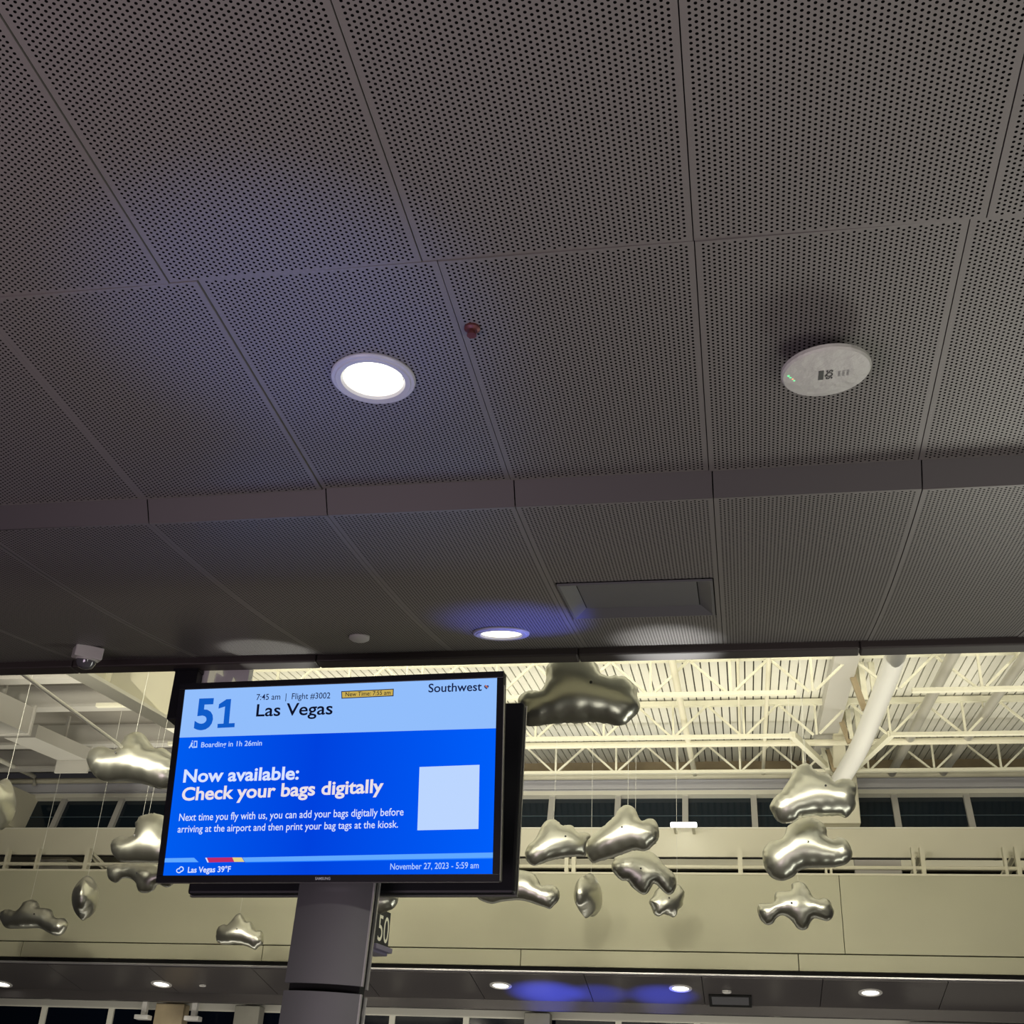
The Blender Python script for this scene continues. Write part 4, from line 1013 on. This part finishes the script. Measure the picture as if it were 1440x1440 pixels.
balloon([(225, 520), (250, 460), (330, 450), (430, 440), (440, 360), (470, 305), (560, 300), (650, 290), (660, 210), (740, 175), (820, 200), (880, 280), (930, 370), (1000, 400), (1070, 385), (1140, 420), (1170, 490), (1195, 560), (1170, 640), (1110, 680), (1030, 660), (950, 645), (900, 690), (860, 770), (800, 795), (730, 770), (680, 700), (620, 640), (540, 605), (470, 640), (420, 710), (350, 728), (280, 680), (240, 600)],
        10.4, 'sprawling five-lobed cloud balloon, lowest of the trio at right', .30, 0, (1040, 1220), 9, seed=10)
balloon([(685, 860), (690, 790), (720, 745), (790, 715), (870, 740), (930, 750), (960, 700), (990, 640), (1060, 605), (1120, 625), (1170, 690), (1210, 735), (1270, 730), (1340, 780), (1400, 860), (1390, 960), (1330, 1030), (1240, 1050), (1150, 1020), (1050, 1000), (960, 990), (870, 995), (790, 980), (730, 940)],
        8.4, 'big cloud balloon at left, its right side hidden by the display', .30, 0, (0, 920), 5.54, seed=11)
balloon([(865, 640), (865, 590), (900, 545), (960, 535), (1030, 540), (1060, 500), (1055, 440), (1090, 385), (1160, 358), (1260, 365), (1330, 420), (1370, 500), (1400, 600), (1380, 680), (1310, 730), (1220, 740), (1120, 735), (1020, 735), (940, 730), (890, 690)],
        9.4, 'dark-bellied cloud balloon at left, tucked behind the display edge', .30, .1, (0, 1080), 5.54, seed=12)
balloon([(832, 800), (840, 765), (890, 750), (960, 748), (1040, 738), (1120, 740), (1220, 750), (1320, 790), (1370, 850), (1340, 915), (1290, 930), (1230, 905), (1200, 950), (1140, 975), (1080, 960), (1060, 900), (1020, 865), (960, 860), (910, 895), (865, 880), (840, 850)],
        9.9, 'lobed cloud balloon just below its dark neighbour beside the display', .32, 0, (0, 1080), 5.54, seed=13)
balloon([(0, 1160), (10, 1120), (60, 1100), (120, 1115), (160, 1110), (190, 1050), (240, 1025), (290, 1040), (310, 1085), (350, 1090), (400, 1105), (420, 1150), (450, 1170), (500, 1170), (530, 1210), (515, 1260), (480, 1300), (430, 1305), (370, 1280), (310, 1250), (220, 1250), (130, 1252), (60, 1250), (20, 1220)],
        12.6, 'low bright cloud balloon at the left edge, in front of the fascia wall', .34, 0, (0, 1080), 5.54, seed=15)
balloon([(290, 490), (330, 400), (420, 355), (480, 370), (560, 280), (620, 200), (690, 170), (740, 220), (800, 310), (880, 315), (920, 390), (970, 470), (1040, 455), (1080, 530), (1085, 620), (1080, 690), (1000, 740), (950, 790), (860, 750), (740, 710), (600, 695), (480, 705), (380, 700), (300, 650), (285, 570)],
        12.8, 'small white cloud balloon left of the column, in front of the fascia wall', .30, .1, (280, 1270), 12, seed=16)
# edge-on balloons
GEN = [(0, 40), (10, 15), (30, 8), (38, 22), (52, 30), (66, 24), (72, 8), (92, 12), (100, 40), (100, 62), (86, 80), (60, 84), (30, 82), (8, 76)]
def edge_balloon(px, py, wpx, hpx, Y, yaw_, label, seed, roll=0.0, thick=.5):
    C = on_y(px, py, Y); m_per = (C - EYE).dot(FW) / FPX; hgt = hpx * m_per; wid = hgt * 1.35; T = wpx * m_per / 2
    loc = [((a - 50) / 100 * wid, (50 - b) / 100 * hgt * 1.25) for a, b in [(0, 50), (6, 26), (24, 20), (36, 12), (50, 8), (66, 14), (76, 24), (94, 28), (100, 50), (92, 74), (70, 80), (50, 88), (30, 80), (8, 74)]]
    ar = sum(loc[i - 1][0] * loc[i][1] - loc[i][0] * loc[i - 1][1] for i in range(len(loc)))
    if ar < 0: loc.reverse()
    V, F = inflate(loc, T, .04, seed, 1.7)
    M = Matrix.Translation(C) @ Matrix.Rotation(roll, 4, 'Y') @ Matrix.Rotation(yaw_, 4, 'Z') @ Matrix.Rotation(PI / 2, 4, 'X')
    e = empty('cloud_balloon', None, label, 'balloon', 'silver foil cloud balloons', mat=M)
    mb = MB(); mb.v = V; mb.f = F; mb.m = [0] * len(F)
    o = mb.build('foil_body', m_foil, None); o.parent = e; o.data.polygons.foreach_set('use_smooth', [True] * len(o.data.polygons))
    p0 = M @ Vector((0, hgt * .5, 0)); p1 = Vector((p0.x, p0.y, zr(p0.y) - (.06 if p0.x < XD0 else 0)))
    s = MB().tube([p0, p1], .0016, 5).build('string', m_string, None); s.parent = e; s.matrix_parent_inverse = M.inverted()
edge_balloon(827, 1261, 34, 62, 12.6, math.radians(78), 'cloud balloon seen edge-on like a teardrop, right of the displays', 21, .12)
edge_balloon(120, 1264, 36, 62, 11.0, math.radians(-70), 'cloud balloon seen edge-on like a teardrop, left of the display', 22, -.1)
edge_balloon(1, 1133, 36, 74, 8.6, math.radians(-72), 'dark cloud balloon seen edge-on, cut by the left edge of the photo', 23, .0)
balloon([(485, 1262), (500, 1254), (520, 1250), (542, 1250), (556, 1256), (560, 1266), (554, 1277), (545, 1281), (534, 1285), (518, 1284), (502, 1278), (488, 1272)], 6.9, 'small cloud balloon peeking out between the column and the gate sign', .5, .2, seed=24)
